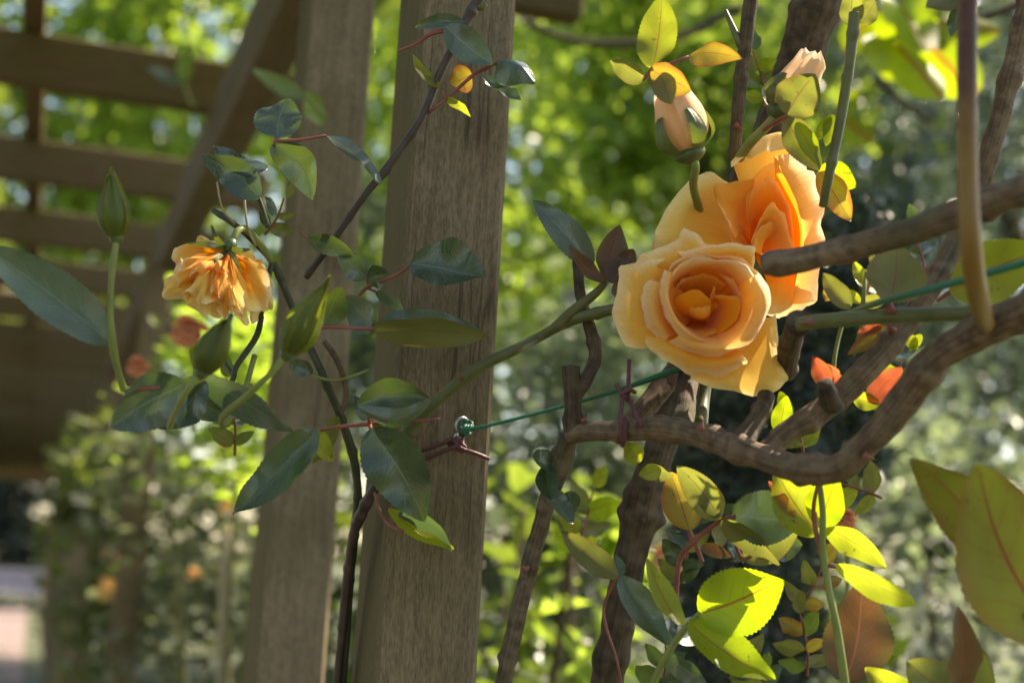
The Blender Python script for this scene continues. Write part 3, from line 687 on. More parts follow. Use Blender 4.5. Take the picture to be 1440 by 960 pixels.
patch(br, 'petal', [rose_base(5), [(1040, 385, .034), (1030, 375, .034), (1020, 365, .034), (1012, 355, .034), (1010, 345, .034)],
    [(1020, 420, .034), (1000, 400, .034), (980, 385, .032), (960, 365, .03), (950, 345, .03)]], DB, M['petal_gold'], nu=18)
blob(br, 'calyx', (1078, 352, DB + .052), (1092, 362, DB + .082), 19, M['calyx'])
for k in range(5):
    t = k * 1.257 + .2
    patch(br, 'sepal', [[(1080 + 5 * math.cos(t + .8), 352 + 5 * math.sin(t + .8), .06), (1080 + 5 * math.cos(t - .8), 352 + 5 * math.sin(t - .8), .06)],
        [(1080 + 38 * math.cos(t + .2), 352 + 38 * math.sin(t + .2), .056), (1080 + 38 * math.cos(t - .2), 352 + 38 * math.sin(t - .2), .056)],
        [(1080 + 62 * math.cos(t), 352 + 62 * math.sin(t), .05), (1081 + 62 * math.cos(t), 353 + 62 * math.sin(t), .05)]], DB, M['sepal'], nv=10, nu=4)
tube(br, 'stem', [(1090, 360, DB + .08, 8), (1112, 410, DB + .10, 8), (1118, 470, DB + .08, 9), (1105, 530, DB + .05, 9)], M['cane_green'])

# --- left rose, nodding
DL = 1.04
lr = thing('rose', 'small ruffled orange rose nodding head-down at left, seen from its calyx side', 'rose', P(320, 350, DL), ROSES)
def lb(n): return [(316 + 12 * k / (n - 1), 352, 0.0) for k in range(n)]
OUT = cr([(300, 332), (280, 330), (266, 338), (241, 355), (247, 372), (247, 390), (236, 412), (244, 421), (262, 419), (277, 436), (297, 447), (309, 435), (320, 441), (333, 435), (343, 449), (353, 457), (357, 440), (371, 436), (378, 430), (381, 402), (368, 376), (354, 358), (342, 346)], 200)
rl = np.random.default_rng(21)
def crumpled(t0, t1, k, dz, front, mat):
    seg = OUT[int(t0 * 199):int(t1 * 199) + 1]; c0 = np.array([320, 353.0])
    idx = np.linspace(0, len(seg) - 1, 8).astype(int); rim = c0 + (seg[idx] - c0) * k + rl.normal(size=(8, 2)) * 3.0
    e = 1 - np.abs(np.linspace(-1, 1, 8)) ** 3
    rows = [[(317 + .9 * j, 352 + .3 * j, .0) for j in range(8)]]
    for f, b in ((.35, .55), (.62, 1.0), (.84, .95)):
        q = c0 + (rim - c0) * f + rl.normal(size=(8, 2)) * 2.2
        rows.append([(q[j, 0], q[j, 1], dz * f - front * b * (.5 + .5 * e[j]) + rl.normal() * .0022) for j in range(8)])
    rows.append([(rim[j, 0], rim[j, 1], dz - front * (.4 + .4 * e[j]) + rl.normal() * .004) for j in range(8)])
    patch(lr, 'petal', rows, DL, M[mat], nv=20, nu=26, ruffle=.0022)
for t0, t1, k, dz, fr_, m_ in ((.0, .22, 1, .020, -.004, 'petal_gold'), (.80, 1, 1, .020, -.002, 'petal_gold'), (.25, .50, .97, .022, .0, 'petal_gold'), (.55, .82, .97, .022, .0, 'petal_gold'), (.42, .62, .98, .018, .0, 'petal_gold'),
        (.10, .30, 1.0, .006, .010, 'petal'), (.22, .42, 1.0, .0, .016, 'petal_gold'), (.36, .54, 1.0, .0, .020, 'petal_gold'), (.50, .66, 1.0, .0, .020, 'petal'), (.60, .78, 1.0, .0, .016, 'petal_gold'), (.72, .92, 1.0, .006, .010, 'petal'),
        (.18, .36, .80, -.004, .020, 'petal'), (.34, .50, .84, -.006, .026, 'petal_gold'), (.46, .62, .80, -.006, .028, 'petal'), (.58, .74, .86, -.004, .022, 'petal_gold'), (.26, .44, .52, -.006, .026, 'petal_pale'), (.44, .66, .42, -.006, .024, 'petal')):
    crumpled(t0, t1, k, dz, fr_, m_)
blob(lr, 'calyx', (329, 334, DL + .002), (318, 356, DL - .004), 10, M['calyx'])
for pts in ([(318, 350), (300, 346), (270, 345)], [(322, 354), (335, 362), (348, 384)], [(318, 348), (312, 338), (306, 320)], [(326, 350), (345, 354), (362, 354)], [(320, 355), (312, 364), (308, 374)]):
    (a, b), (c, d), (e, f) = pts
    nx, ny = -(f - b), e - a; q = math.hypot(nx, ny); nx, ny = nx / q, ny / q
    patch(lr, 'sepal', [[(a + nx * 3, b + ny * 3, -.004), (a - nx * 3, b - ny * 3, -.004)], [(c + nx * 4, d + ny * 4, -.018), (c - nx * 4, d - ny * 4, -.018)],
                        [(e + nx * .6, f + ny * .6, -.022), (e - nx * .6, f - ny * .6, -.022)]], DL, M['sepal'], nv=12, nu=5)
tube(lr, 'stem', [(327, 338, DL, 5), (334, 325, DL + .004, 5), (345, 322, DL + .012, 5), (362, 338, DL + .02, 4.5), (383, 368, DL + .03, 5)], M['stem_green'])

# ------------------------------------------------------------------ rosebuds
BUDS = 'unopened rosebuds'
def bud(label, base, tip, w, d, petal=None, open_=0.0, sep='sepal', stem=None, stem_m='stem_green', sep_len=1.0, sep_ang=(0, 1, 2, 3, 4), body=0.5):
    r = thing('rosebud', label, 'rosebud', P(*base, d), BUDS)
    bx, by = base; ax, ay = tip[0] - bx, tip[1] - by; ln = math.hypot(ax, ay); ux, uy = ax / ln, ay / ln; nx, ny = -uy, ux
    sc = d / 2000
    def pt(s, ang, rad): # s along the axis, ang around, rad in px
        x = bx + ux * ln * s + nx * rad * math.cos(ang); y = by + uy * ln * s + ny * rad * math.cos(ang)
        return (x, y, -rad * math.sin(ang) * sc)
    if petal is not None:
        for k in range(5):
            t0 = k * 2.4 + .05
            net = []
            for s, rr in ((.10, .5), (.3, .96), (.55, 1.0), (.8, .80), (.93, .56 + .2 * open_), (1.02, .22 + .5 * open_ * (k % 2))):
                net.append([pt(s * (1 - .04 * k) - 0.30 * (a - .5) ** 2 * s * s + (rng.normal() * .02 if s > .9 else 0), t0 + (a - .5) * (3.2 - .2 * k), w / 2 * rr * (1 - .15 * k) * (1 + .05 * math.sin(6 * a + k))) for a in (0, .17, .33, .5, .67, .83, 1)])
            patch(r, 'petal', net, d, petal, nv=20, nu=24, ruffle=.003)
    else:
        A = base; blob(r, 'body', (bx + ax * .05, by + ay * .05, d), (bx + ax * .8, by + ay * .8, d), w * .40, M[sep] if isinstance(sep, str) else sep, prof=lambda s: math.sin(math.pi * s ** .7) ** .8)
    blob(r, 'calyx', (bx - ux * 8, by - uy * 8, d), (bx + ux * ln * .18, by + uy * ln * .18, d), w * (.29 if petal is not None else .24), M['calyx'], prof=lambda s: math.sin(math.pi * (0.06 + s * .9)) ** .7)
    for k in sep_ang:
        t0 = k * 1.257 + 1.2
        net = []
        for s, rr, hwid in ((.05, .5, .72), (.26, 1.0, .74), (.52, .86, .70), (.8, .44, .62), (sep_len, .07, .3)) if petal is None else ((.06, .42, .55), (.28, 1.06, .62), (.55, 1.10, .5), (.8, .86, .3), (sep_len, .6, .04)):
            jx = rng.normal(size=5) * (w * .035 if petal is None and s > .2 else 0)
            net.append([pt((s * sep_len if s < 1 else sep_len) * (1 - (.22 * (k % 3) * .5 if petal is None else 0) * s), t0 + a * hwid * (.5 if petal is not None else 1), w / 2 * rr + 1.5 + jx[q_]) for q_, a in enumerate((-1, -.5, 0, .5, 1))])
        patch(r, 'sepal', net, d, M[sep], nv=20, nu=11, ruffle=.003 if petal is None else .0015)
    if stem: tube(r, 'stem', stem, M[stem_m])
    return r
bud('half-open peach bud hanging in green sepals above the open rose', (972, 222), (936, 120), 78, 1.0, M['petal_bud'], 0.7, sep_len=.74, sep_ang=(0, 1, 3, 4),
    stem=[(974, 220, 1.0, 6), (978, 236, 1.0, 6), (975, 262, 1.03, 6), (985, 300, 1.08, 6)])
bud('peach-tipped bud leaning right beside the thick dark cane', (1092, 162), (1145, 74), 64, 1.02, M['petal_bud'], 0.9, sep_len=.64, sep_ang=(1, 2, 3),
    stem=[(1094, 160, 1.02, 7), (1078, 178, 1.02, 7), (1056, 200, 1.03, 7), (1040, 222, 1.06, 7)])
b3 = bud('slim green bud standing alone at far left with a sunlit yellow edge', (164, 338), (156, 236), 44, 0.93, None, sep='sepal_lit', sep_len=1.0,
    stem=[(164, 336, .93, 4.5), (158, 380, .92, 4.5), (155, 430, .92, 4.5), (158, 480, .92, 6), (166, 520, .93, 5), (174, 548, .94, 5)])
leaf(b3, 158, 482, .93, -30, 342, .90, 74, 'blue', roll=12, fold=.25, curl=.05)
bud('green bud with sunlit yellow edges on a bent stalk in front of the second post', (402, 500), (461, 392), 48, 0.90, None, sep='sepal_lit', sep_len=1.05,
    stem=[(402, 498, .90, 5.5), (380, 526, .90, 4.5), (345, 558, .91, 4.5), (314, 584, .94, 5), (316, 596, .98, 4.5), (340, 560, 1.04, 4), (358, 500, 1.07, 4)])
bud('pale green bud on an upright stalk just below the nodding rose', (282, 526), (324, 440), 46, 0.88, None, sep='sepal_lit', sep_len=1.0,
    stem=[(283, 524, .88, 5.5), (262, 550, .88, 4.8), (247, 578, .90, 4.5), (238, 600, .94, 4.5), (246, 588, 1.0, 4), (270, 552, 1.02, 4)])

# ------------------------------------------------------------------ canes, sprays
SPRAY = 'rose leaf sprays'
CANES = 'rose canes'
def spray(label, stems, leaves, name='leaf_spray', cat='leaf spray', group=SPRAY, thorns=()):
    s0_ = stems[0][0][0]
    r = thing(name, label, cat, P(s0_[0], s0_[1], s0_[2]), group)
    for pts, mat, *ro in stems:
        tube(r, ro[1] if len(ro) > 1 else ('stem' if name != 'leaf_spray' else 'leaf_stalk'), pts, M[mat], rough=ro[0] if ro else 0)
    for lf in leaves:
        a, kw = lf[:8], (lf[8] if len(lf) > 8 else {})
        leaf(r, *a, **kw)
    for th_ in thorns: thorn(r, *th_)
    return r
def cane(label, stems, leaves=(), thorns=()): return spray(label, stems, leaves, 'rose_cane', 'rose cane', CANES, thorns)

# left of and on the near post
cane('slender dark purple cane slanting across the near post with small leaves at its top', [
    ([(676, -8, 1.085, 8), (660, 22, 1.085, 7.5), (640, 62, 1.085, 6.5), (618, 105, 1.085, 6), (592, 168, 1.085, 5.5), (545, 236, 1.085, 6), (515, 272, 1.085, 5), (470, 336, 1.09, 5), (430, 390, 1.10, 5)], 'cane_purple', .04),
    ([(668, 8, 1.085, 4), (676, 10, 1.085, 6), (681, 4, 1.085, 6)], 'cane_green'),
    ([(560, 72, 1.08, 2), (585, 62, 1.08, 2.5), (606, 48, 1.08, 3), (628, 43, 1.08, 3.5)], 'petiole', 0, 'leaf_stalk'),
    ([(601, 160, 1.085, 2.2), (630, 138, 1.08, 2.2), (664, 107, 1.075, 2.6), (684, 96, 1.07, 2.8), (703, 86, 1.07, 2.5)], 'petiole', 0, 'leaf_stalk'),
    ([(622, 128, 1.08, 2), (624, 137, 1.08, 2)], 'petiole', 0, 'leaf_stalk')], [
    (654, 32, 1.08, 582, 38, 1.09, 20, 'dark', dict(roll=25, fold=.4, curl=-.1)),
    (626, 36, 1.07, 694, 92, 1.06, 46, 'blue', dict(roll=-8, fold=.2, curl=.04)),
    (699, 84, 1.07, 752, 112, 1.05, 40, 'blue', dict(roll=-40, fold=-.9, curl=-.15, lit=True)),
    (664, 104, 1.08, 634, 118, 1.09, 40, 'blush', dict(roll=0, fold=.3)),
    (676, 106, 1.07, 734, 144, 1.05, 16, 'blue', dict(roll=-56, fold=.5, wave=.2, lit=True)),
    (619, 124, 1.08, 578, 77, 1.08, 15, 'yellow', dict(roll=40, fold=.3)),
    (624, 138, 1.08, 664, 163, 1.07, 12, 'yellow', dict(roll=40, fold=.3, lit=True))])
spray('three-leaflet spray high left of the second post, one leaflet gleaming white', [
    ([(388, 215, 1.06, 2.2), (386, 203, 1.05, 2.5), (388, 194, 1.05, 2.5)], 'petiole'), ([(387, 198, 1.05, 2.5), (420, 197, 1.05, 2.2), (458, 191, 1.05, 2)], 'petiole')], [
    (391, 195, 1.05, 405, 140, 1.07, 66, 'dark', dict(roll=-20, fold=.15, bend=-.1)),
    (384, 203, 1.05, 441, 281, 1.05, 50, 'dark', dict(roll=10, fold=.25, bend=-.1)),
    (458, 190, 1.05, 538, 256, 1.04, 20, 'blue', dict(roll=-56, fold=.2, lit=True, curl=-.08))])
spray('pair of overlapping dark leaves above the nodding rose', [
    ([(377, 320, 1.06, 4), (366, 285, 1.06, 3.5), (350, 243, 1.06, 3)], 'stem_dark'), ([(305, 256, 1.05, 1.5), (313, 294, 1.05, 1.5), (330, 315, 1.06, 2)], 'stem_pale'), ([(343, 276, 1.05, 1.8), (348, 318, 1.05, 1.8), (360, 345, 1.06, 2)], 'stem_pale')], [
    (366, 278, 1.04, 286, 220, 1.05, 50, 'dark', dict(roll=5, fold=.2, bend=.08)),
    (374, 238, 1.05, 300, 207, 1.07, 30, 'dark', dict(roll=56, fold=-.15, lit=True))])
cane('dark wiry cane winding down from the nodding rose past a small round leaf', [
    ([(300, 296, 1.08, 4), (333, 318, 1.07, 4), (360, 342, 1.07, 5), (383, 368, 1.08, 5.5), (404, 416, 1.09, 5), (432, 480, 1.10, 5.5), (455, 530, 1.10, 5.5), (476, 580, 1.11, 6), (493, 628, 1.12, 6), (503, 684, 1.13, 6), (500, 735, 1.14, 6), (492, 820, 1.15, 6), (480, 980, 1.16, 6)], 'stem_dark', .06),
    ([(368, 444, 1.07, 4), (360, 474, 1.07, 4.5), (333, 514, 1.06, 4), (327, 534, 1.06, 4), (312, 556, 1.07, 3)], 'stem_dark'),
    ([(316, 510, 1.07, 3), (330, 530, 1.06, 3.5)], 'stem_dark'),
    ([(383, 368, 1.08, 4), (372, 410, 1.07, 4), (366, 448, 1.07, 4)], 'stem_dark'),
    ([(456, 480, 1.10, 4), (474, 506, 1.10, 4.5), (485, 540, 1.11, 4.5), (485, 566, 1.11, 4), (477, 584, 1.11, 4)], 'cane_brown'),
    ([(438, 528, 1.09, 2), (470, 535, 1.09, 2.2), (500, 527, 1.1, 2), (518, 520, 1.12, 2)], 'stem_green')], [
    (440, 524, 1.09, 405, 508, 1.09, 24, 'dark', dict(fold=.2)),
    (475, 585, 1.1, 440, 655, 1.08, 24, 'yellow', dict(roll=30))])
spray('red-stalked spray with one big glossy cupped leaf on the near post', [
    ([(498, 424, 1.08, 2.2), (515, 405, 1.08, 2.8), (540, 394, 1.07, 2.6), (562, 384, 1.07, 2.4), (580, 370, 1.07, 2.4)], 'petiole'),
    ([(519, 404, 1.08, 2.2), (516, 390, 1.08, 2)], 'petiole'), ([(517, 405, 1.08, 2), (528, 410, 1.08, 2)], 'petiole'),
    ([(420, 325, 1.08, 1.8), (432, 335, 1.08, 1.8)], 'petiole')], [
    (577, 370, 1.06, 684, 393, 1.04, 66, 'dark', dict(roll=-34, fold=.5, curl=.10, bend=-.06)),
    (517, 391, 1.07, 475, 360, 1.07, 34, 'blue', dict(roll=-15, fold=.3)),
    (517, 391, 1.07, 547, 384, 1.07, 34, 'dark', dict(roll=15, fold=.3)),
    (432, 336, 1.07, 500, 358, 1.07, 28, 'dark', dict(roll=20, fold=.3)),
    (528, 410, 1.08, 574, 443, 1.07, 17, 'blue', dict(roll=40, fold=.2))])
spray('spray with a long two-tone leaf lying level across the near post', [
    ([(440, 470, 1.04, 2), (455, 460, 1.04, 3), (490, 461, 1.04, 2.6), (528, 462, 1.04, 2.4)], 'petiole')], [
    (524, 461, 1.04, 688, 472, 1.05, 44, 'olive', dict(roll=32, fold=.25, curl=-.02)),
    (526, 458, 1.05, 684, 469, 1.06, 26, 'dark', dict(roll=-55, fold=.2, curl=-.04, bend=-.06)),
    (521, 466, 1.04, 484, 416, 1.06, 42, 'blue', dict(roll=-25, fold=.3)),
    (454, 460, 1.04, 480, 402, 1.03, 44, 'green', dict(roll=10, fold=.3))])
spray('spray with a silvery curled leaf over a large drooping leaf on the near post', [
    ([(440, 606, 1.07, 2.2), (475, 600, 1.06, 2.6), (520, 596, 1.06, 3), (560, 594, 1.06, 2.4), (600, 590, 1.06, 2), (618, 588, 1.07, 1.6)], 'petiole'),
    ([(520, 596, 1.06, 3), (518, 585, 1.05, 2.5)], 'petiole'), ([(520, 596, 1.06, 3), (522, 606, 1.05, 2.5)], 'petiole')], [
    (520, 588, 1.05, 500, 560, 1.10, 26, 'dark', dict(roll=10, fold=.1)),
    (502, 570, 1.06, 606, 562, 1.05, 46, 'dark', dict(roll=-10, fold=.5, bend=-.14, curl=.08)),
    (504, 574, 1.045, 610, 560, 1.04, 28, 'blue', dict(roll=30, fold=-.6, bend=.22, curl=-.1, lit=True)),
    (520, 602, 1.05, 597, 733, 1.04, 84, 'dark', dict(roll=10, fold=.28, curl=-.05, bend=-.08)),
    (446, 604, 1.05, 328, 724, 1.02, 56, 'dark', dict(roll=18, fold=.5, curl=.05, wave=.2)),
    (440, 610, 1.06, 468, 648, 1.08, 28, 'yellow', dict(roll=-40, fold=.3))])
spray('small drooping leaf with a sunlit lemon edge low on the near post', [
    ([(527, 692, 1.10, 2), (534, 718, 1.09, 2.2), (548, 738, 1.08, 2.2), (567, 746, 1.07, 2.6)], 'petiole')], [
    (546, 714, 1.09, 638, 773, 1.07, 24, 'lit', dict(roll=-35, fold=.2, lit=True, bend=.05)),
    (560, 722, 1.085, 639, 773, 1.07, 22, 'blue', dict(roll=45, fold=.2, bend=-.10))])  # lit and shaded halves of one leaf, coloured apart as two leaflets
cane('green cane rising from the left edge of the near post across to the right', [
    ([(470, 1000, 1.15, 6), (480, 900, 1.15, 6), (490, 800, 1.14, 6.5), (500, 742, 1.125, 7), (524, 690, 1.112, 8), (552, 640, 1.104, 8), (572, 608, 1.096, 7)], 'cane_purple', .05),
    ([(566, 616, 1.097, 8), (578, 602, 1.095, 9), (612, 566, 1.09, 8.5), (650, 534, 1.085, 8.5), (690, 507, 1.08, 8), (722, 493, 1.08, 7.5), (760, 473, 1.10, 7), (800, 452, 1.08, 7.5), (840, 440, 1.06, 8), (880, 432, 1.05, 8), (925, 430, 1.06, 8)], 'cane_green', .03),
    ([(660, 530, 1.08, 2), (664, 522, 1.078, 3), (668, 516, 1.078, 1)], 'cane_green'),
    ([(780, 462, 1.08, 8), (808, 436, 1.075, 8), (838, 412, 1.07, 6), (852, 396, 1.07, 5)], 'cane_green')], [
    (852, 398, 1.06, 870, 318, 1.08, 46, 'rusty', dict(roll=10, fold=.4)),
    (858, 398, 1.06, 892, 352, 1.07, 40, 'rusty', dict(roll=-25, fold=.4)),
    (849, 396, 1.05, 799, 346, 1.03, 22, 'rusty', dict(roll=35, fold=.2)),
    (834, 372, 1.05, 750, 281, 1.06, 44, 'blue', dict(roll=15, fold=.3, curl=-.05)),
    (862, 400, 1.05, 880, 420, 1.04, 20, 'rusty', dict(roll=20))],
    [(650, 534, 1.08, -4, -10, 3)])
spray('cluster of blue-green leaves hanging low at left below the pale bud', [
    ([(174, 548, .95, 3.5), (215, 545, .96, 3), (250, 540, .98, 3), (285, 534, 1.0, 3)], 'petiole')], [
    (262, 540, .97, 154, 600, .95, 78, 'blue', dict(roll=-15, fold=.4, curl=.04)),
    (290, 536, .98, 222, 602, .98, 62, 'dark', dict(roll=20, fold=.3)),
    (282, 530, .99, 412, 608, .98, 44, 'blue', dict(roll=35, fold=.25, curl=-.05)),
    (262, 548, 1.0, 322, 590, 1.02, 44, 'dark', dict(roll=0))])
spray('blurred mid-green leaf pair crossing the beam left of the second post', [
    ([(455, 160, .74, 3), (442, 148, .74, 3), (425, 130, .74, 3)], 'stem_green')], [
    (432, 138, .74, 352, 98, .72, 26, 'green', dict(roll=30)), (430, 132, .74, 455, 175, .76, 30, 'green', dict(roll=-20))])
spray('faint blurred leaf sprig in front of the first rafter', [
    ([(272, 150, .62, 2), (255, 110, .62, 2)], 'stem_green')], [
    (256, 118, .62, 262, 60, .6, 22, 'green', dict(roll=30)), (256, 118, .62, 205, 95, .6, 16, 'blue', dict(roll=40))])

# ---- woody canes on the right
cane('stout dark bark cane climbing from the bottom edge behind the roses to the top', [
    ([(846, 1000, 1.13, 24), (866, 890, 1.13, 23), (888, 780, 1.13, 24), (912, 680, 1.13, 24), (940, 590, 1.14, 22), (975, 490, 1.17, 24), (1035, 330, 1.19, 26), (1090, 180, 1.19, 29), (1128, 75, 1.18, 31), (1165, -40, 1.17, 33)], 'cane_dark', .05)],
    thorns=[(905, 730, 1.115, 10, -14, 7)])
cane('thin dark cane leaning up on the left, standing on the bottom edge', [
    ([(700, 1000, 1.10, 12), (722, 890, 1.10, 12), (748, 785, 1.10, 12), (775, 690, 1.09, 13), (800, 615, 1.08, 14)], 'cane_grey', .08)],
    [(778, 660, 1.08, 746, 642, 1.06, 26, 'blue', dict(roll=52, fold=.6, lit=True)), (768, 655, 1.08, 775, 704, 1.06, 34, 'dark', dict(roll=0)),
     (772, 690, 1.07, 806, 738, 1.06, 26, 'blue', dict(roll=-50, fold=.3, lit=True)), (800, 690, 1.08, 806, 722, 1.08, 30, 'dark', dict(roll=10))],
    [(742, 800, 1.085, -12, -6, 6), (782, 665, 1.08, 12, 4, 6)])
main = cane('thick brown branch sweeping in a U under the roses and up to the right edge', [
    ([(800, 612, 1.06, 13), (835, 606, 1.05, 14), (880, 606, 1.03, 15), (930, 602, 1.01, 16), (985, 612, .99, 17), (1040, 632, .97, 19), (1090, 650, .95, 19), (1140, 660, .93, 19), (1182, 655, .92, 20), (1220, 622, .91, 21), (1262, 575, .90, 22), (1322, 500, .88, 23), (1396, 458, .86, 26), (1470, 424, .84, 28)], 'cane_brown', .06),
    ([(806, 612, 1.06, 14), (806, 575, 1.06, 13), (804, 540, 1.06, 13), (803, 515, 1.06, 13)], 'cane_dark', .08),
    ([(808, 560, 1.06, 10), (826, 530, 1.06, 10), (838, 496, 1.07, 9), (826, 450, 1.08, 8), (815, 405, 1.09, 8), (812, 360, 1.10, 7)], 'cane_dark', .08),
    ([(880, 606, 1.04, 14), (905, 575, 1.06, 15), (935, 540, 1.08, 16), (965, 500, 1.10, 16)], 'cane_brown', .05),
    ([(956, 606, 1.02, 18), (962, 570, 1.04, 17), (968, 530, 1.07, 15)], 'cane_dark', .05),
    ([(1040, 628, .98, 22), (1058, 600, .99, 15), (1072, 575, 1.0, 13), (1078, 556, 1.01, 12)], 'cane_dark', .05)],
    thorns=[(985, 604, .97, 4, -14, 7), (1215, 640, .90, 16, 6, 8), (820, 592, 1.05, 6, -8, 5)])
cane('brown cane running diagonally from the U-branch to the upper right edge', [
    ([(1078, 640, .97, 15), (1110, 606, .97, 17), (1162, 572, .97, 18), (1212, 526, .97, 18), (1262, 470, .98, 17), (1308, 408, .99, 16), (1346, 335, 1.0, 15), (1384, 240, 1.0, 14), (1415, 130, 1.0, 14), (1450, -20, 1.0, 14)], 'cane_brown', .06),
    ([(1172, 570, .965, 16), (1164, 552, .955, 14), (1160, 538, .95, 11)], 'cane_dark', .06)],
    thorns=[(1256, 465, .97, -8, -12, 7)])
cane('blunt-ended brown branch pointing in from the right in front of the golden rose', [
    ([(1072, 373, .90, 14), (1084, 371, .90, 18), (1100, 370, .90, 19), (1140, 362, .90, 18), (1200, 347, .89, 18), (1290, 322, .87, 20), (1370, 292, .85, 21), (1470, 262, .83, 22)], 'cane_brown', .05)])
cane('smooth olive green cane lying level below the golden rose', [
    ([(1120, 456, .93, 10), (1150, 452, .93, 10), (1200, 448, .92, 10), (1260, 444, .91, 11), (1310, 442, .90, 11), (1372, 440, .88, 11)], 'cane_green', .02),
    ([(1124, 452, .94, 16), (1116, 470, .97, 16), (1108, 500, 1.02, 15), (1104, 530, 1.03, 13)], 'cane_dark', .06)],
    thorns=[(1252, 438, .905, -2, -26, 9), (1142, 452, .925, -22, 2, 6)])
cane('upright cane near the right edge, dark red above and golden below', [
    ([(1361, -30, .76, 14), (1360, 60, .76, 14), (1360, 150, .76, 14), (1361, 250, .76, 14.5), (1365, 340, .76, 15), (1372, 400, .785, 15), (1381, 440, .825, 14), (1390, 464, .868, 12)], 'redgold', .010)])
cane('straight dark cane hanging above the golden rose from the top edge', [
    ([(1058, -20, 1.08, 10), (1050, 50, 1.08, 10), (1042, 110, 1.08, 9.5), (1037, 165, 1.08, 9), (1032, 225, 1.09, 8.5)], 'cane_dark', .05),
    ([(1020, 15, 1.09, 3), (1030, 38, 1.085, 4.5), (1042, 65, 1.08, 6)], 'cane_green')], thorns=[(1034, 175, 1.07, 12, 10, 5)])
cane('dark olive stem with a cut top to the right of the peach-tipped bud', [
    ([(1202, 18, 1.0, 8), (1198, 60, 1.0, 8), (1190, 120, 1.0, 7.5), (1177, 195, 1.0, 7), (1166, 245, 1.0, 7), (1158, 290, 1.01, 6.5)], 'cane_green', .03)],
    [(1195, 36, 1.01, 1200, -14, 1.0, 34, 'olive', dict(roll=10)), (1212, 34, 1.01, 1232, 0, 1.0, 34, 'olive', dict(roll=-30, lit=True))])

# ---- leaf sprays on the right
spray('golden sunlit leaf spray at the top, above the half-open bud', [
    ([(905, 113, 1.0, 2), (918, 98, 1.0, 3), (940, 91, 1.0, 2.4), (968, 80, 1.0, 2.2)], 'petiole')], [
    (917, 96, 1.0, 932, -6, 1.02, 56, 'yellow', dict(roll=-15, fold=.3, lit=True, curl=.04)),
    (914, 98, .99, 974, 128, .97, 42, 'blush', dict(roll=20, fold=.3, lit=True)),
    (906, 113, 1.0, 858, 84, 1.0, 30, 'olive', dict(roll=-30, fold=.5, lit=True)),
    (968, 80, 1.0, 1040, 80, 1.03, 34, 'blush', dict(roll=25, fold=.3, lit=True)),
    (930, 104, .985, 945, 148, .97, 34, 'olive', dict(roll=10, fold=.3))])
spray('olive leaf pair on a pink stalk under the peach-tipped bud', [
    ([(1060, 192, 1.03, 3), (1085, 175, 1.01, 3.5), (1108, 162, .99, 3)], 'petiole')], [
    (1106, 162, .99, 1146, 104, .98, 66, 'olive', dict(roll=10, fold=.3)),
    (1106, 163, 1.0, 1152, 240, 1.0, 44, 'olive', dict(roll=-15, fold=.3)),
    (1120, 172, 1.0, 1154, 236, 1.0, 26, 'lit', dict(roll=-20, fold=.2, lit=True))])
spray('yellow sunlit leaves right of the golden rose beside the olive stem', [
    ([(1135, 236, 1.03, 3), (1150, 240, 1.03, 2.5)], 'stem_green')], [
    (1150, 238, 1.03, 1204, 262, 1.03, 46, 'lit', dict(roll=10, fold=.3, lit=True)),
    (1152, 240, 1.02, 1196, 312, 1.02, 40, 'blush', dict(roll=-10, fold=.3, lit=True)),
    (1134, 236, 1.03, 1120, 172, 1.06, 30, 'lit', dict(roll=10, fold=.2, lit=True)),
    (1170, 160, 1.12, 1162, 206, 1.12, 22, 'lit', dict(lit=True)), (1168, 165, 1.12, 1146, 200, 1.12, 18, 'lit', dict(lit=True))])
spray('clipped olive leaf at the top edge beside the red cane', [([(1352, -10, .95, 3), (1345, 10, .95, 3)], 'petiole')], [
    (1352, -16, .95, 1302, 14, .93, 40, 'olive', dict(roll=10)), (1346, 10, .95, 1338, 52, .95, 20, 'dark', dict(roll=30))])
spray('round yellow-green leaf standing on the level olive cane', [([(1252, 444, .93, 4), (1250, 425, .94, 3.5), (1251, 415, .94, 2.5)], 'petiole')], [
    (1250, 428, .94, 1260, 342, .97, 84, 'olive', dict(roll=8, fold=.25, bend=.03))])
spray('broad lime leaf behind the green wire at the right edge', [([(1318, 424, .95, 3), (1335, 412, .95, 3.4), (1352, 405, .95, 3)], 'petiole')], [
    (1336, 412, .94, 1478, 350, .93, 86, 'yellow', dict(roll=15, fold=.25))])
spray('small olive and red leaves hanging round the level green cane', [([(1200, 500, 1.0, 2.5), (1212, 455, 1.0, 3), (1215, 410, 1.0, 3), (1218, 380, 1.01, 2.5)], 'stem_green')], [
    (1196, 434, .99, 1156, 384, .99, 30, 'olive', dict(roll=20)), (1252, 460, .99, 1192, 500, .98, 26, 'blush', dict(roll=30, fold=.4, label='leaf half red and half yellow')),
    (1240, 458, .99, 1205, 470, .99, 18, 'red', dict(roll=20)), (1276, 470, 1.0, 1290, 492, 1.0, 18, 'yellow', dict(lit=True)),
    (1174, 402, 1.0, 1160, 424, 1.0, 20, 'blush', dict())])
spray('salmon red young leaf pair between the two brown branches', [([(1176, 560, 1.0, 3), (1172, 520, 1.0, 3.4), (1178, 480, 1.01, 3), (1190, 440, 1.02, 2.5)], 'stem_green')], [
    (1166, 546, .99, 1142, 500, .98, 28, 'red', dict(roll=10)), (1176, 544, .99, 1162, 512, 1.0, 26, 'red', dict(roll=-10)),
    (1222, 566, 1.0, 1268, 516, 1.0, 40, 'red', dict(roll=10)), (1200, 560, 1.0, 1240, 568, 1.0, 26, 'yellow', dict()), (1296, 470, 1.0, 1278, 494, 1.0, 14, 'yellow', dict(lit=True))])
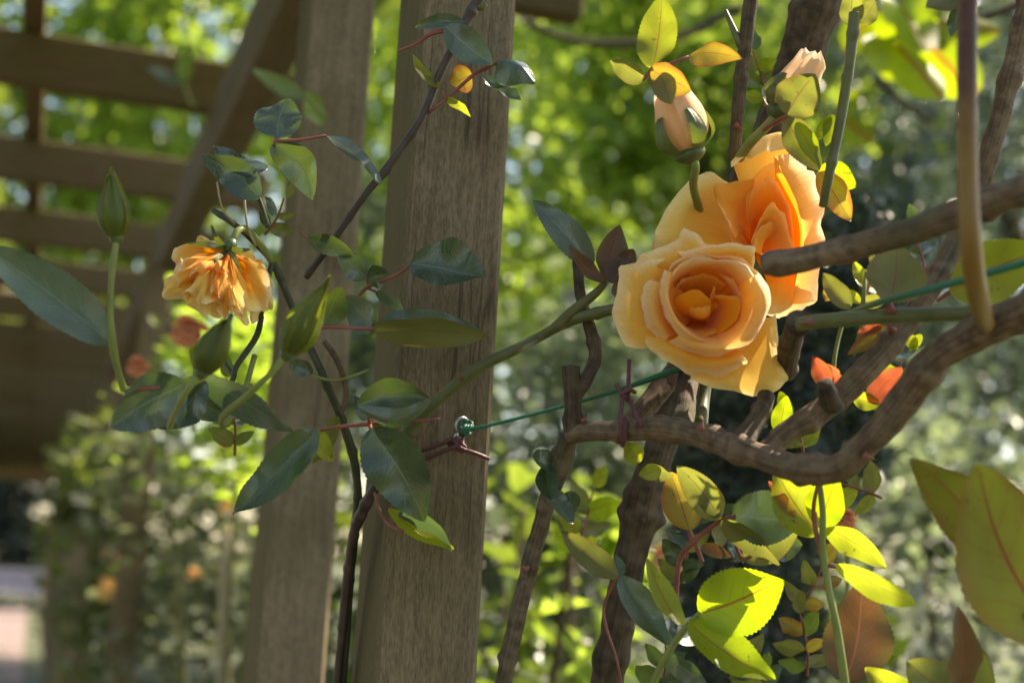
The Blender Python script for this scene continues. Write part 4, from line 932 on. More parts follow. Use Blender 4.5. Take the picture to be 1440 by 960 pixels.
spray('two big olive leaves with red midribs filling the lower right edge', [([(1478, 930, .84, 5), (1455, 885, .84, 5), (1440, 862, .84, 4)], 'petiole')], [
    (1492, 905, .84, 1372, 648, .82, 158, 'goldolive', dict(roll=14, fold=.25, bend=-.04, curl=.03, serr=.02)),
    (1404, 792, .86, 1281, 640, .85, 80, 'goldolive', dict(roll=-12, fold=.25, bend=.04))])
spray('bright lime leaf with a red midrib lit from behind, low centre right', [
    ([(905, 990, 1.02, 5), (935, 925, 1.01, 5), (962, 885, 1.0, 4.5), (984, 861, .99, 3.5)], 'stem_green'),
    ([(962, 885, 1.0, 3.5), (984, 861, .99, 3)], 'petiole')], [
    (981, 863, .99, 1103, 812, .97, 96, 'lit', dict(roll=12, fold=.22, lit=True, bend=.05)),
    (968, 874, .99, 1090, 958, .96, 56, 'lit', dict(roll=-25, fold=.35, lit=True)),
    (960, 880, 1.0, 908, 786, 1.02, 32, 'yellow', dict(roll=30, fold=.3)),
    (930, 920, 1.01, 1000, 968, 1.0, 30, 'blue', dict(roll=30)), (950, 900, 1.02, 1010, 870, 1.05, 40, 'blue', dict(roll=-10))])
spray('cluster of blue-green and gold leaves on red stalks below the U-branch', [
    ([(950, 860, 1.05, 3.5), (955, 790, 1.05, 4), (975, 762, 1.04, 4), (1008, 735, 1.03, 3.5), (1035, 724, 1.02, 3)], 'petiole'),
    ([(975, 762, 1.04, 4), (968, 742, 1.04, 3)], 'petiole'), ([(978, 764, 1.04, 3.5), (988, 790, 1.04, 3)], 'petiole'),
    ([(1028, 745, 1.03, 2.5), (1045, 785, 1.03, 2.5), (1075, 765, 1.03, 2.5)], 'petiole')], [
    (1030, 722, 1.02, 1134, 728, 1.0, 78, 'blue', dict(roll=-10, fold=.2, bend=.05, wave=.12)),
    (1046, 786, 1.03, 1124, 742, 1.02, 50, 'olive', dict(roll=10)), (1080, 766, 1.04, 1128, 766, 1.04, 44, 'blue', dict(roll=0)),
    (1014, 731, 1.01, 1098, 792, 1.0, 32, 'olive', dict(roll=35, fold=.4)),
    (970, 746, 1.03, 942, 664, 1.05, 56, 'blush', dict(roll=10, fold=.3)),
    (1014, 730, 1.02, 952, 654, 1.04, 46, 'olive', dict(roll=-20, fold=.3)), (1010, 728, 1.02, 985, 668, 1.05, 36, 'olive', dict(roll=10)),
    (986, 768, 1.03, 1030, 782, 1.02, 20, 'rusty', dict(roll=30)), (930, 660, 1.0, 898, 668, 1.0, 24, 'yellow', dict()),
    (900, 650, 1.04, 880, 622, 1.04, 30, 'yellow', dict(lit=True)), (905, 660, 1.04, 948, 668, 1.02, 24, 'olive', dict(roll=20))])
spray('lime leaf pair with a sunlit corner hanging under the bend of the U-branch', [
    ([(1150, 680, .98, 2.4), (1144, 715, .98, 3), (1148, 750, .98, 3.5), (1156, 785, .98, 3)], 'petiole')], [
    (1152, 752, .985, 1088, 660, .99, 70, 'yellow', dict(roll=15, fold=.3)),
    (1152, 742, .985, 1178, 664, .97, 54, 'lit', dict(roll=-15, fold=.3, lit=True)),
    (1120, 728, .99, 1080, 676, .99, 18, 'red', dict(roll=25, lit=True)),
    (1096, 612, 1.0, 1106, 556, 1.0, 30, 'lit', dict(lit=True))])
spray('pair of yellow-green leaves pointing right from the thin upright stem', [
    ([(1150, 660, .965, 4), (1157, 720, .965, 4.5), (1157, 770, .965, 5), (1166, 830, .96, 5), (1178, 890, .955, 6), (1192, 990, .95, 7)], 'stem_green'),
    ([(1146, 720, .975, 3), (1148, 750, .97, 3.5), (1158, 785, .965, 3)], 'petiole'), ([(1160, 794, .965, 3), (1176, 796, .96, 3)], 'petiole')], [
    (1160, 742, .97, 1246, 796, .97, 38, 'yellow', dict(roll=20, fold=.35)),
    (1174, 796, .96, 1296, 850, .86, 36, 'yellow', dict(roll=25, fold=.35, lit=True))])
spray('large rusty brown leaf behind the thin upright stem at the bottom', [([(1196, 980, .97, 3), (1188, 955, .97, 3)], 'petiole')], [
    (1188, 960, .975, 1212, 816, .985, 96, 'rusty', dict(roll=10, fold=.25, bend=.05))])
spray('brown pointed leaf standing up between olive leaves at the bottom right', [([(1350, 1000, .93, 3), (1346, 968, .93, 3)], 'petiole')], [
    (1345, 975, .93, 1350, 856, .90, 44, 'rusty', dict(roll=35, fold=.3, curl=-.08)),
    (1346, 985, .94, 1276, 930, .96, 70, 'olive', dict(roll=10)), (1340, 990, .95, 1384, 915, .96, 74, 'olive', dict(roll=-10)), (1290, 1000, .95, 1216, 938, .96, 50, 'yellow', dict(lit=True))])
spray('dark leaf and olive leaf spreading either side of the stout cane', [
    ([(878, 990, 1.07, 1.6), (868, 930, 1.07, 1.8), (852, 880, 1.07, 2), (850, 850, 1.07, 2), (866, 812, 1.06, 2.4)], 'petiole')], [
    (869, 812, 1.06, 788, 746, 1.06, 38, 'olive', dict(roll=15, fold=.35)),
    (871, 810, 1.06, 940, 908, 1.04, 44, 'dark', dict(roll=-15, fold=.35)),
    (872, 812, 1.07, 866, 780, 1.08, 20, 'blue', dict())])

def small_spray(label, x, y, d, ang, ln, n, size, mats):
    ca, sa = math.cos(R(ang)), -math.sin(R(ang))
    st = [(x + ca * ln * t + 4 * math.sin(t * 4), y + sa * ln * t, d, 2.2 - t) for t in (0, .33, .66, 1)]
    lv = []
    for k in range(n):
        t = (k // 2 + .6) / ((n + 1) // 2); side = 1 if k % 2 else -1
        if k == n - 1: side, t = 0, 1
        a = R(ang + side * rng.uniform(40, 75)); sz = size * rng.uniform(.75, 1.2)
        bx, by = x + ca * ln * t, y + sa * ln * t
        lv.append((bx, by, d, bx + math.cos(a) * sz, by - math.sin(a) * sz, d + rng.uniform(-.03, .03), sz * rng.uniform(.45, .62), mats[k % len(mats)], dict(roll=rng.uniform(-45, 35), fold=rng.uniform(.2, .5), wave=.12)))
    spray(label, [(st, 'petiole')], lv)
small_spray('small olive leaves behind the blunt-ended branch', 1205, 440, 1.12, 70, 70, 5, 38, ('olive', 'yellow'))
small_spray('shaded blue-green leaves beneath the bright lime leaf', 1080, 975, 1.08, 120, 90, 7, 46, ('blue', 'olive', 'green'))
small_spray('dark narrow leaves beside the stout cane at the bottom edge', 925, 980, 1.09, 80, 80, 5, 40, ('blue', 'green'))
small_spray('lime leaves peeping through the fork under the open rose', 1130, 640, 1.12, 110, 60, 5, 34, ('lit', 'olive'))
small_spray('yellow-green spray between the thin cane and the stout cane', 800, 790, 1.35, 70, 110, 7, 48, ('yellow', 'lit', 'olive'))
small_spray('dark leaf cluster between the diagonal cane and the red and gold cane', 1300, 400, 1.2, 100, 80, 5, 36, ('blue', 'dark'))
small_spray('small shaded leaves tangled behind the nodding rose stalk', 372, 330, 1.14, 60, 60, 5, 32, ('olive', 'dark'))
small_spray('thin leaves tangled below the two green buds', 330, 640, 1.16, 95, 110, 7, 36, ('green', 'olive', 'dark'))
small_spray('lime leaves under the far end of the U-branch', 1240, 700, 1.15, 160, 70, 5, 44, ('olive', 'yellow'))
small_spray('gold-tinged leaflets behind the thin upright stem', 1120, 860, 1.12, 60, 80, 5, 40, ('blush', 'olive'))
small_spray('small dark leaflets between the stout cane and the bright lime leaf', 950, 830, 1.14, 75, 90, 7, 40, ('dark', 'olive', 'blue'))
small_spray('olive leaflets beside the thin upright stem under the yellow-green pair', 1135, 950, 1.1, 95, 90, 7, 40, ('olive', 'green', 'blush'))
small_spray('shaded leaflets in the fork of the two brown branches', 1240, 590, 1.16, 70, 90, 7, 36, ('dark', 'olive', 'yellow'))
small_spray('leaflets hanging behind the U-branch left of its bend', 1010, 700, 1.15, -70, 60, 5, 40, ('blue', 'dark', 'olive'))
small_spray('little leaves behind the peach-tipped bud', 1075, 150, 1.15, 100, 80, 7, 34, ('green', 'lit', 'olive'))
# ------------------------------------------------------------------ eye, wire, ties
ey = thing('screw_eye', 'small galvanised steel eye screwed into the near post', 'screw eye', P(640, 617, 1.13))
def ring(root, name, c, u, v, r, t, mat, seg=24, a0=0, a1=360):
    th = np.radians(np.linspace(a0, a1, seg)); pw = np.array([c + (u * math.cos(a) + v * math.sin(a)) * r for a in th])
    V, F, UV = tube_world(pw, np.full(seg, t), 10); return mesh_obj(name, V, F, mat, root, UV)
rc = P(650, 598, 1.128)
ring(ey, 'ring', rc, right * .8 + fwd * .6, up, 0.0062, 0.0012, M['steel'])
tube(ey, 'shank', [(646, 609, 1.130, 3), (642, 618, 1.137, 3.5), (638, 628, 1.158, 3.5)], M['steel'])
blob(ey, 'collar', (645, 607, 1.127), (640, 622, 1.136), 7, M['steel'])
gw = thing('wire', 'green plastic-coated training wire stretched from the steel eye to the right edge', 'wire', P(652, 604, 1.127))
tube(gw, 'strand', [(652, 606, 1.126, 3.2), (668, 602, 1.122, 2.8), (700, 595, 1.12, 2.6), (800, 569, 1.12, 2.6), (880, 545, 1.08, 3.6), (960, 517, 1.065, 4.8), (1060, 490, 1.10, 4.6), (1150, 456, 1.06, 4.2), (1200, 438, .97, 4.4), (1240, 424, .90, 5), (1350, 395, .84, 5.4), (1480, 358, .80, 6)], M['wire'])
for k, (x, y, rr) in enumerate(((653, 604, 6), (657, 605, 6.5), (661, 604, 6))):
    ring(gw, 'loop', P(x, y, 1.124), right * .35 + fwd * .9, up * .95 + right * .3, rr * 1.12 / 2000, 0.0014, M['wire'])
ring(gw, 'loop', rc + right * .003, right, fwd * .7 + up * .7, 0.0050, 0.0014, M['wire'])
mt = thing('tie', 'maroon cord tie splayed in a V under the steel eye', 'cord tie', P(642, 622, 1.13), 'maroon plant ties')
for pts in ([(590, 634, 1.13, 3), (612, 627, 1.125, 3), (636, 617, 1.122, 3)], [(592, 648, 1.13, 3), (615, 638, 1.125, 3), (644, 626, 1.12, 3)], [(636, 616, 1.122, 3), (648, 630, 1.12, 3), (668, 637, 1.12, 3), (688, 645, 1.125, 3)], [(645, 622, 1.122, 3), (654, 628, 1.122, 3), (652, 634, 1.122, 3), (640, 630, 1.122, 3)]):
    tube(mt, 'cord', pts, M['tie'])
ring(mt, 'loop', P(641, 622, 1.128), right, up * .6 + fwd * .8, 0.0056, 0.0016, M['tie'])
ring(mt, 'loop', P(644, 618, 1.126), right * .8 + up * .5, up * .5 + fwd * .8, 0.0050, 0.0016, M['tie'])
t2 = thing('tie', 'maroon cord tie knotted round the brown branch left of the open rose', 'cord tie', P(880, 560, 1.03), 'maroon plant ties')
for pts in ([(885, 506, 1.04, 3), (884, 535, 1.035, 3.4), (883, 560, 1.03, 3.4)], [(866, 540, 1.03, 3), (876, 556, 1.028, 3.6), (890, 566, 1.028, 3.6)], [(872, 556, 1.028, 3.4), (884, 548, 1.028, 3.4), (894, 552, 1.03, 3)],
            [(876, 556, 1.028, 3.2), (873, 585, 1.012, 3.2), (871, 620, 1.012, 3.2)], [(884, 558, 1.028, 3), (893, 580, 1.012, 3), (902, 600, 1.006, 3)]):
    tube(t2, 'cord', pts, M['tie'])
ring(t2, 'loop', P(878, 606, 1.03), up * .98 + right * .1, fwd, 0.0105, 0.0016, M['tie'])

# ------------------------------------------------------------------ plants beyond
FM = {
 'lime': far_leaf_mat('far_lime_leaf', (0.13, 0.20, 0.035), (0.54, 0.76, 0.09), tfac=0.58, rough=.3),
 'mid': far_leaf_mat('far_mid_green_leaf', (0.075, 0.115, 0.035), (0.30, 0.42, 0.05), tfac=0.42, rough=.38),
 'grey': far_leaf_mat('far_grey_green_leaf', (0.17, 0.205, 0.15), (0.34, 0.44, 0.20), tfac=0.42, rough=.3),
 'blue': far_leaf_mat('far_blue_conifer', (0.15, 0.19, 0.15), (0.20, 0.29, 0.17), tfac=0.35, rough=.4),
 'dark': far_leaf_mat('far_dark_conifer', (0.028, 0.052, 0.040), (0.05, 0.09, 0.04), tfac=0.15, rough=.6),
 'cypress': far_leaf_mat('far_cypress_leaf', (0.065, 0.10, 0.082), (0.11, 0.18, 0.08), tfac=0.2, rough=.3, var=.8),
 'sunrose': far_leaf_mat('far_sunlit_rose_leaf', (0.23, 0.26, 0.18), (0.40, 0.46, 0.20), tfac=0.4, rough=.22),  # rose leaf paled so its colour carries sun and gloss
 'pale': far_leaf_mat('far_silver_leaf', (0.30, 0.33, 0.28), (0.38, 0.44, 0.28), tfac=0.35, rough=.45),
 'rose': far_leaf_mat('far_rose_leaf', (0.085, 0.120, 0.055), (0.32, 0.42, 0.07), tfac=0.40, rough=.22),
}
def limb(root, name, pts, r0_, r1_, mat, seg=8, n=14):
    q = cr(np.array(pts, float), n); rw = np.linspace(r0_, r1_, n)
    V, F, UV = tube_world(q, rw, seg, .05); return mesh_obj(name, V, F, mat, root, UV)

def outside(C):
    """keeps leaves out of the covered walk"""
    q = C - ORG; a = q @ AX; b = q @ BX
    return ~((b > -3.5) & (b < .45) & (C[:, 2] < 2.95) & (a > -.5) & (a < 27))
def tree(label, cat_name, base, height, crown_lo, crown_hi, n, nc, rad, size, mat, trunk_r=.12, group='trees beyond the pergola', keep=None, limbs=5, flat=.5, aspect=.55):
    t = thing(cat_name, label, 'tree', (base[0], base[1], 0), group)
    C, cc = clumps(n, nc, crown_lo, crown_hi, rad)
    C = C[(keep or outside)(C)]
    top = (np.array(crown_lo) + np.array(crown_hi)) / 2
    limb(t, 'trunk', [(base[0], base[1], 0), (base[0] + .1, base[1], height * .4), (top[0], top[1], height * .9)], trunk_r, trunk_r * .3, M['cane_dark'], 10)
    for c in cc[:limbs]:
        s = np.array([base[0] + .08, base[1], height * rng.uniform(.3, .6)])
        limb(t, 'limb', [s, (s + c) / 2 + np.array([0, 0, .15]), c], trunk_r * .4, .012, M['cane_dark'], 6)
    leaf_cloud(t, 'crown', C, size, mat, flat, aspect)
    return t
def shrub(label, name, cat, base, lo, hi, n, nc, rad, size, mat, group='garden shrubs behind the roses', stems=3, flat=.4, aspect=.55):
    t = thing(name, label, cat, (base[0], base[1], 0), group)
    C, cc = clumps(n, nc, lo, hi, rad)
    C = C[C[:, 2] > .02]
    for c in cc[:stems]: limb(t, 'stem', [(base[0], base[1], 0), ((base[0] + c[0]) / 2, (base[1] + c[1]) / 2, c[2] * .5), tuple(c)], .02, .006, M['cane_dark'], 6, 8)
    leaf_cloud(t, 'foliage', C, size, mat, flat, aspect)
    return t
def at(x, y, d): return P(x, y, d)
def rect(x0, x1, y0, y1, d0, d1):
    pts = np.array([P(x, y, d) for x in (x0, x1) for y in (y0, y1) for d in (d0, d1)]); return pts.min(0), pts.max(0)

# broadleaf trees with backlit lime leaves, centre top
lo, hi = rect(760, 1180, -60, 300, 7.6, 8.6)
tree('lime-leaved broadleaf tree glowing behind the near post and the half-open bud', 'broadleaf_tree', (1.2, 8.8), 4.6, lo, hi, 4200, 60, .45, .10, FM['lime'], flat=.2, aspect=.6)
lo, hi = rect(420, 960, -60, 440, 11, 13)
tree('mid-green broadleaf tree seen through the gap between the two posts', 'broadleaf_tree', (-.9, 12.6), 6.0, lo, hi, 10000, 70, .75, .12, FM['lime'], flat=.2)
lo, hi = rect(-120, 470, -120, 420, 13, 16)
tree('wide bright green tree behind the rafters at upper left', 'broadleaf_tree', (-4.4, 15), 7.6, lo, hi, 15000, 90, .9, .14, FM['lime'], flat=.2)
lo, hi = rect(-260, 260, 100, 640, 16, 20)
tree('dense green tree far down the left side of the pergola', 'broadleaf_tree', (-7.2, 19), 7, lo, hi, 9000, 70, 1.2, .2, FM['mid'], flat=.2)
# lobed-leaf branch, mid distance
mp = thing('leafy_branch', 'pale lime lobed leaves hanging on a thin branch at upper right', 'branch', P(1200, 45, 2.3), 'branches beyond the roses')
tube(mp, 'stem', [(1205, 60, 2.3, 4), (1250, 55, 2.3, 4), (1320, 45, 2.25, 5), (1400, 20, 2.2, 6), (1520, -30, 2.2, 7)], M['cane_dark'])
def lobed(root, x, y, d, size, ang, tilt):
    c = P(x, y, d); px = d / 2000
    A = right * math.cos(ang) - up * math.sin(ang); Bv = right * math.sin(ang) + up * math.cos(ang); Bv = Bv * math.cos(tilt) + fwd * math.sin(tilt)
    N = np.cross(A, Bv)
    V = [c]; UV = [(.5, .1)]; F = []
    k = 22
    for i in range(k):
        a = -2.5 + 5.0 * i / (k - 1)
        lob = abs(math.cos(a * 1.75)) ** 1.1
        r = size * px * (0.42 + 0.58 * lob) * (1 - .16 * abs(a))
        V.append(c + (A * math.cos(a) + Bv * math.sin(a)) * r + N * r * .2 * math.cos(a * 3.5)); UV.append((.5 + .4 * math.sin(a), r / (size * px)))
        if i: F.append((0, i, i + 1))
    LIT.append((c, .06)); LIT.append((c + A * size * px * .5, .06))
    return mesh_obj('lobed_leaf', V, F, LM['lit'], root, UV)
for x, y, s, a, tl in ((1262, 62, 100, 1.0, .4), (1300, 58, 105, .8, -.3), (1320, 30, 85, .3, .5), (1225, 20, 70, 2.2, .2), (1268, 10, 75, 1.2, .6), (1180, 165, 60, .7, .2), (1300, 5, 70, .2, -.5)):
    o = lobed(mp, x, y, 2.25 + rng.uniform(-.15, .15), s, a, tl)
# thin twigs in front of the lime tree
for lab, pts in (('thin bare twig crossing the lime tree right of the near post', [(735, 28, 3.4, 5), (800, 55, 3.4, 5), (870, 62, 3.4, 6), (960, 50, 3.4, 6), (1040, 10, 3.4, 7)]),
                 ('bare twig slanting behind the lobed leaves at upper right', [(1230, 110, 2.6, 4), (1270, 145, 2.6, 4), (1310, 175, 2.6, 3)])):
    tb_ = thing('twig', lab, 'twig', P(*pts[0][:3]), 'bare twigs'); tube(tb_, 'stem', pts, M['cane_dark'])

# conifers and grey-green planting at right
lo, hi = rect(1190, 1700, -400, 640, 7.0, 9.0)
tree('tall blue-grey conifer standing in shade behind the red and gold cane', 'conifer_tree', (3.2, 8.5), 6.5, lo, hi, 15000, 90, .55, .10, FM['blue'], flat=.1, aspect=.35)
lo, hi = rect(960, 1330, 330, 780, 8.5, 10.0)
tree('rounded grey-green conifer behind the two roses', 'conifer_tree', (2.0, 10.4), 3.6, lo, hi, 7000, 60, .55, .10, FM['blue'], flat=.1, aspect=.4)
lo, hi = rect(520, 1560, -300, 560, 17, 21)
tree('big hazy grey-green tree at the back on the right', 'broadleaf_tree', (4, 20), 10, lo, hi, 20000, 120, 1.5, .24, FM['grey'], flat=.1)
# slim dark conifer just behind the roses
jn = thing('columnar_conifer', 'slim dark blue-green conifer right behind the roses and brown branches', 'conifer', (P(1080, 960, 2.5)[0], P(1080, 960, 2.5)[1], 0))
pts = []
while len(pts) < 9000:
    x, y = rng.uniform(940, 1345), rng.uniform(270, 1100)
    u = (y - 270) / 830; cx = 1170 - 130 * min(1, max(0, (y - 300) / 450)); hwid = 160 * min(1, .55 + u * 1.2)
    if y > 700: cx = 1050; hwid = 110
    if abs(x - cx) > hwid * (1 + .12 * math.sin(y * .11) + .1 * math.sin(y * .05 + 1)): continue
    pts.append(P(x, y, 2.2 + .6 * rng.random() ** 1.3))
limb(jn, 'trunk', [(jn.location[0], jn.location[1], 0), (jn.location[0], jn.location[1], 1.0), tuple(P(1150, 340, 2.5))], .02, .006, M['cane_dark'])
leaf_cloud(jn, 'foliage', pts, .034, FM['cypress'], .2, .30)

# shrubs, low centre to right
def shr(label, x0, x1, y0, d, n, size, mat, rad=.16, depth=.9, nc=50, flat=.9, aspect=.55, name='shrub', cat='shrub'):
    lo, hi = rect(x0, x1, y0, y0 + 60, d, d + depth); lo[2] = .1
    c = (lo + hi) / 2
    return shrub(label, name, cat, (c[0], c[1]), lo, hi, n, nc, rad, size, mat, flat=flat, aspect=aspect)
shr('grey-green shrub right of the near post at mid height', 690, 900, 430, 4.2, 5200, .06, FM['grey'], rad=.24)
shr('yellow-green leafy shrub low right of the near post', 690, 790, 690, 2.9, 260, .085, FM['mid'], rad=.12, depth=.5)
shr('lime-leaved shrub between the thin cane and the stout cane', 780, 880, 700, 2.6, 260, .08, FM['lime'], rad=.10, depth=.4)
shr('dark green shrub low behind the thin cane', 700, 1000, 620, 5.5, 4000, .07, FM['dark'], rad=.25)
shr('dusky green shrub behind the U-branch at right', 1180, 1420, 560, 4.8, 4500, .07, FM['grey'], rad=.25)
shr('silver-leaved plant at the lower right behind the olive leaves', 1330, 1460, 770, 3.0, 900, .07, FM['pale'], rad=.12, depth=.5, name='silver_plant', cat='plant', flat=0)
shr('low grey-green groundcover bush at the bottom right', 1190, 1500, 830, 3.4, 2600, .05, FM['grey'], rad=.14)
shr('small lime bush under the bright lime leaf', 1060, 1200, 880, 2.4, 500, .06, FM['lime'], rad=.08, depth=.4)
shr('low lavender-grey bush at the bottom beside the near post', 680, 880, 880, 4.0, 1800, .055, FM['grey'], rad=.16)

shr('lime shrub glimpsed in the narrow gap between the two posts', 430, 540, 660, 3.6, 700, .06, FM['mid'], rad=.14, depth=.5)
shr('tall grey-green shrub beyond the gap between the two posts', 440, 640, 300, 7.0, 3500, .09, FM['grey'], rad=.3)
for lab, (x, y) in (('unseen tree added behind the viewer on the left to vary reflections', (-3.6, -2.6)), ('unseen tree added behind the viewer on the right to vary reflections', (3.4, -4.5))):
    tree(lab, 'broadleaf_tree', (x, y), 4.5, (x - 1.3, y - 1.0, 1.2), (x + 1.3, y + 1.0, 4.6), 4500, 40, .7, .22, FM['mid'], group='unseen trees added behind the viewer')  # unseen, added to break up sky light and leaf reflections
# climbing roses over the far posts at left
def far_bloom(root, c, r, mat, n=14):
    V = []; F = []; UV = []
    for k in range(n):
        th = k * 2.4; ph = 0.25 + 1.2 * (k / n)
        d = np.array([math.cos(th) * math.sin(ph), math.sin(th) * math.sin(ph) * .9, 0]) ; o = -fwd * math.cos(ph) + right * d[0] + up * d[1]
        s = np.cross(o, [0.2, .3, .9]); s /= np.linalg.norm(s); t = np.cross(o, s)
        b = len(V)
        for i in range(3):
            for j in range(4):
                a, e = (j / 3 - .5) * 1.3, i / 2
                V.append(c + o * r * (.35 + .65 * e - .25 * (2 * abs(j / 3 - .5)) ** 2) + s * r * a * (.3 + .7 * e) + t * r * (e - .5) * .5); UV.append((j / 3, e))
        F += [(b + i * 4 + j, b + i * 4 + j + 1, b + (i + 1) * 4 + j + 1, b + (i + 1) * 4 + j) for i in range(2) for j in range(3)]
    return mesh_obj('bloom', V, F, mat, root, UV)
def climber(label, lo, hi, n, size, blooms, base, nc=60, rad=.22, mat='rose'):
    t = thing('climbing_rose', label, 'climbing rose', (base[0], base[1], 0), 'climbing roses on the far posts')
    C, cc = clumps(n, nc, lo, hi, rad); C = C[(C[:, 2] > .03) & ((C - ORG) @ BX > -.30)]
    for c in cc[:5]: limb(t, 'cane', [(base[0], base[1], 0), ((base[0] + c[0]) / 2, (base[1] + c[1]) / 2, c[2] * .6), tuple(c)], .014, .005, M['cane_green'], 6, 10)
    leaf_cloud(t, 'foliage', C, size, FM[mat], 1.1, .6)
    for (x, y, d, r, m_) in blooms: far_bloom(t, P(x, y, d), r, M[m_])
    return t
lo, hi = rect(130, 205, 640, 960, 5.6, 6.4); lo[2] = .15
climber('orange-flowered climbing rose round the far post by the gravel path', lo, hi, 3200, .065, [(158, 780, 5.4, .035, 'petal_pale'), (153, 826, 5.3, .055, 'petal_gold')], P(150, 960, 6.0))
lo, hi = rect(235, 345, 650, 960, 4.3, 5.0); lo[2] = .1
climber('climbing rose with painted sunlit pale leaves right of the third post', lo, hi, 3400, .055, [(272, 805, 4.1, .024, 'petal_pale'), (318, 712, 4.2, .024, 'petal_pale')], P(290, 960, 4.7), mat='sunrose', rad=.18)
lo, hi = rect(300, 375, 470, 690, 3.4, 4.0)
climber('bright leafy rose filling the gap left of the second post', lo, hi, 900, .05, [(318, 620, 3.4, .022, 'petal_pale')], P(330, 960, 3.8), mat='lime', rad=.12)
def rose_far(label, x, y, d, r, mat):
    t = thing('rose', label, 'rose', P(x, y, d), 'blurred roses further off')
    o = far_bloom(t, P(x, y, d), r, M[mat], 20)
    tube(t, 'stem', [(x, y + 4, d + .02, 3), (x + 6, y + 60, d + .03, 3), (x + 4, y + 140, d + .03, 3)], M['stem_green'])
rose_far('blurred red-orange rose below and left of the nodding one', 268, 466, 1.75, .026, 'petal_pink')
rose_far('blurred salmon rose spot low beside the far-left bud', 196, 515, 2.0, .018, 'petal_pink')
rose_far('blurred cream-peach rose peeping out behind the stout cane', 936, 785, 1.55, .022, 'petal_pale')
rose_far('blurred pink-orange rose behind the thin upright stem', 1186, 728, 1.35, .014, 'petal_pink')

# pole, hedge, bench
pl = thing('garden_stake', 'thin pale grey stake standing in sun among the far rose leaves', 'stake', P(338, 960, 4.1) * np.array([1, 1, 0]))
bt = P(345, 960, 4.1); tp = P(322, 740, 4.1)
limb(pl, 'pole', [(tp[0], tp[1], 0), ((tp[0] + bt[0]) / 2 + .005, tp[1], .6), tuple(tp)], .022, .018, M['stem_pale'], 10)
lo, hi = rect(-260, 160, 640, 860, 32, 34); lo[2] = .3
hb = thing('hedge', 'dark clipped hedge closing the far end of the path', 'hedge', ((lo[0] + hi[0]) / 2, (lo[1] + hi[1]) / 2, 0))
C, cc = clumps(16000, 200, lo, hi, .6); leaf_cloud(hb, 'foliage', C[C[:, 2] > .05], .2, FM['dark'], .3)
bn = thing('bench', 'grey-lavender garden bench at the far end of the path', 'bench', P(20, 880, 28) * np.array([1, 1, 0]))
bm = plain_mat('grey_lavender_paint', (0.30, 0.29, 0.36), .6, noise=.15)
bc = np.array(bn['org'])
for k in range(3): box(bn, 'back_slat', bc + ZX * (.55 + .15 * k) + AX * .22, BX, AX, ZX, 2.6, .03, .12, bm, .005)
for k in range(3): box(bn, 'seat_slat', bc + ZX * .45 + AX * (-.2 + .15 * k), BX, AX, ZX, 2.6, .13, .03, bm, .005)
for sx in (-1.2, 1.2):
    for sy in (-.2, .2): box(bn, 'leg', bc + ZX * .215 + BX * sx + AX * sy, BX, AX, ZX, .07, .07, .43, bm, .005)

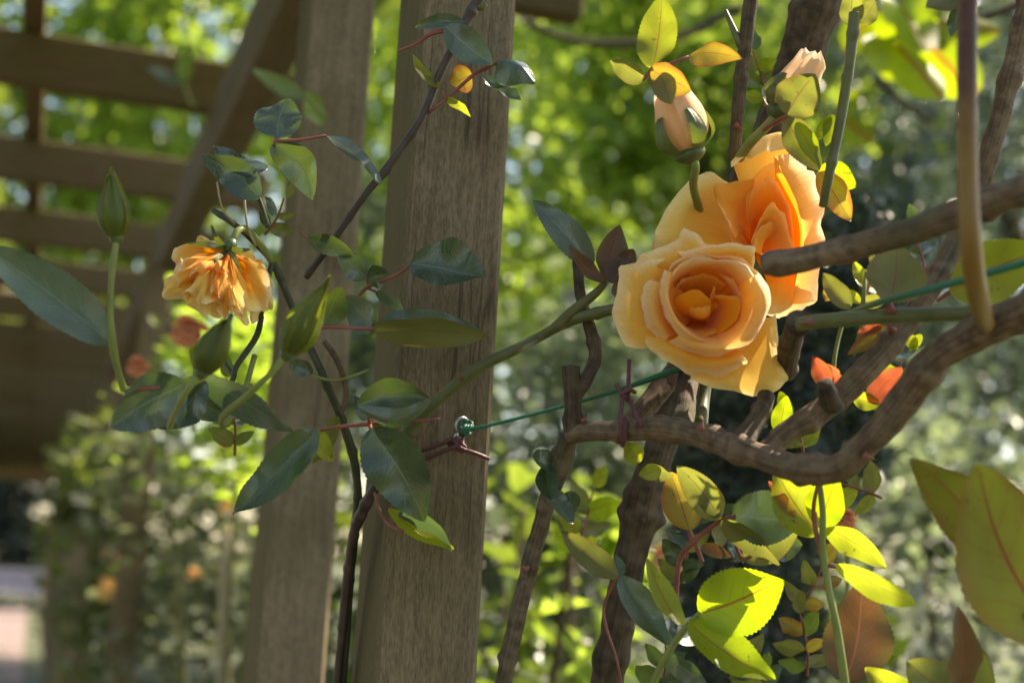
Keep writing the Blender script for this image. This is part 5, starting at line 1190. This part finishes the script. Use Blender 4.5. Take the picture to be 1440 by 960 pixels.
# ------------------------------------------------------------------ shade overhead: vine on the roof, unseen tree added to shade the roses
vine = thing('vine', 'leafy vine spread over the pergola roof above the rafters', 'vine', G(8, 0.1, 0))
n = 9000
a = rng.uniform(.2, 26, n); b = rng.uniform(-3.3, .35, n); z = ZR + .19 + .35 * rng.random(n) ** 1.5
cell = np.sin(a * 2.1 + 1.3 * np.sin(b * 2)) + np.sin(b * 3.1 + a * .7) + rng.normal(size=n) * .5
C = ORG + a[:, None] * AX + b[:, None] * BX + z[:, None] * ZX
C = C[(cell > -.6) & ((b < -.55) | (a < 2.2))]
limb(vine, 'stem', [G(8, .09, 0), G(8, .1, 1.4), G(7.9, .06, 2.7), G(6, -1, 2.78), G(2, -1.6, 2.8)], .03, .012, M['cane_dark'])
for p, r in LIT:
    w = C - p; t = w @ L; C = C[np.linalg.norm(w - t[:, None] * L, axis=1) > r + .07]
leaf_cloud(vine, 'foliage', C, .13, FM['mid'], .8, .8)

cen = P(720, 480, 1.05) + L * 3.6
tb = np.array([cen[0] + 2.2, cen[1] + 1.2, 0])
ov = thing('added_shade_tree', 'unseen added tree, its boughs shaped to shade the roses and leave sun gaps', 'tree', tb)  # unseen, added so that its crown shades the roses
n = 13000
e1 = np.cross(L, [0, 0, 1.0]); e1 /= np.linalg.norm(e1); e2 = np.cross(e1, L)
q = rng.uniform(-1, 1, (n, 2)) * np.array([1.25, 1.3]); s = rng.uniform(-.6, .8, n)
C = cen + q[:, :1] * e1 + q[:, 1:] * e2 + s[:, None] * L
ok = np.ones(n, bool)
for p, r in LIT:
    w = C - p; t = w @ L; dist = np.linalg.norm(w - t[:, None] * L, axis=1); ok &= dist > r + .055
C = C[ok]
for p_ in (P(600, 464, 1.04), P(650, 470, 1.05), P(1085, 280, 1.05), P(1130, 270, 1.04), P(1045, 270, 1.05), P(1120, 400, 1.06), P(1010, 350, 1.0), P(1400, 760, .83), P(1420, 820, .83)):
    C = np.vstack([C, p_ + L * rng.uniform(3.0, 4.2, (14, 1)) + rng.normal(size=(14, 3)) * .03])      # extra leaves added to block sun from chosen petals and leaves
for p, r in LIT:
    w = C - p; t = w @ L; C = C[np.linalg.norm(w - t[:, None] * L, axis=1) > r + .045]
limb(ov, 'trunk', [tuple(tb), tuple(tb + [-.05, 0, 2.0]), tuple(tb + [-.3, -.1, 4.0]), tuple(tb + [-.9, -.5, 5.6])], .11, .03, M['cane_dark'], 10)
for k in range(4):
    t_ = C[rng.integers(0, len(C))]; q0 = tb + np.array([-.3, -.1, 4.0]); limb(ov, 'limb', [tuple(q0), tuple((q0 + t_) / 2 + np.array([0, 0, .35])), tuple(t_)], .022, .005, M['cane_dark'], 6)
leaf_cloud(ov, 'crown', C, .11, FM['mid'], .8, .75)

for o in S.objects:
    if 'org' in o: del o['org']
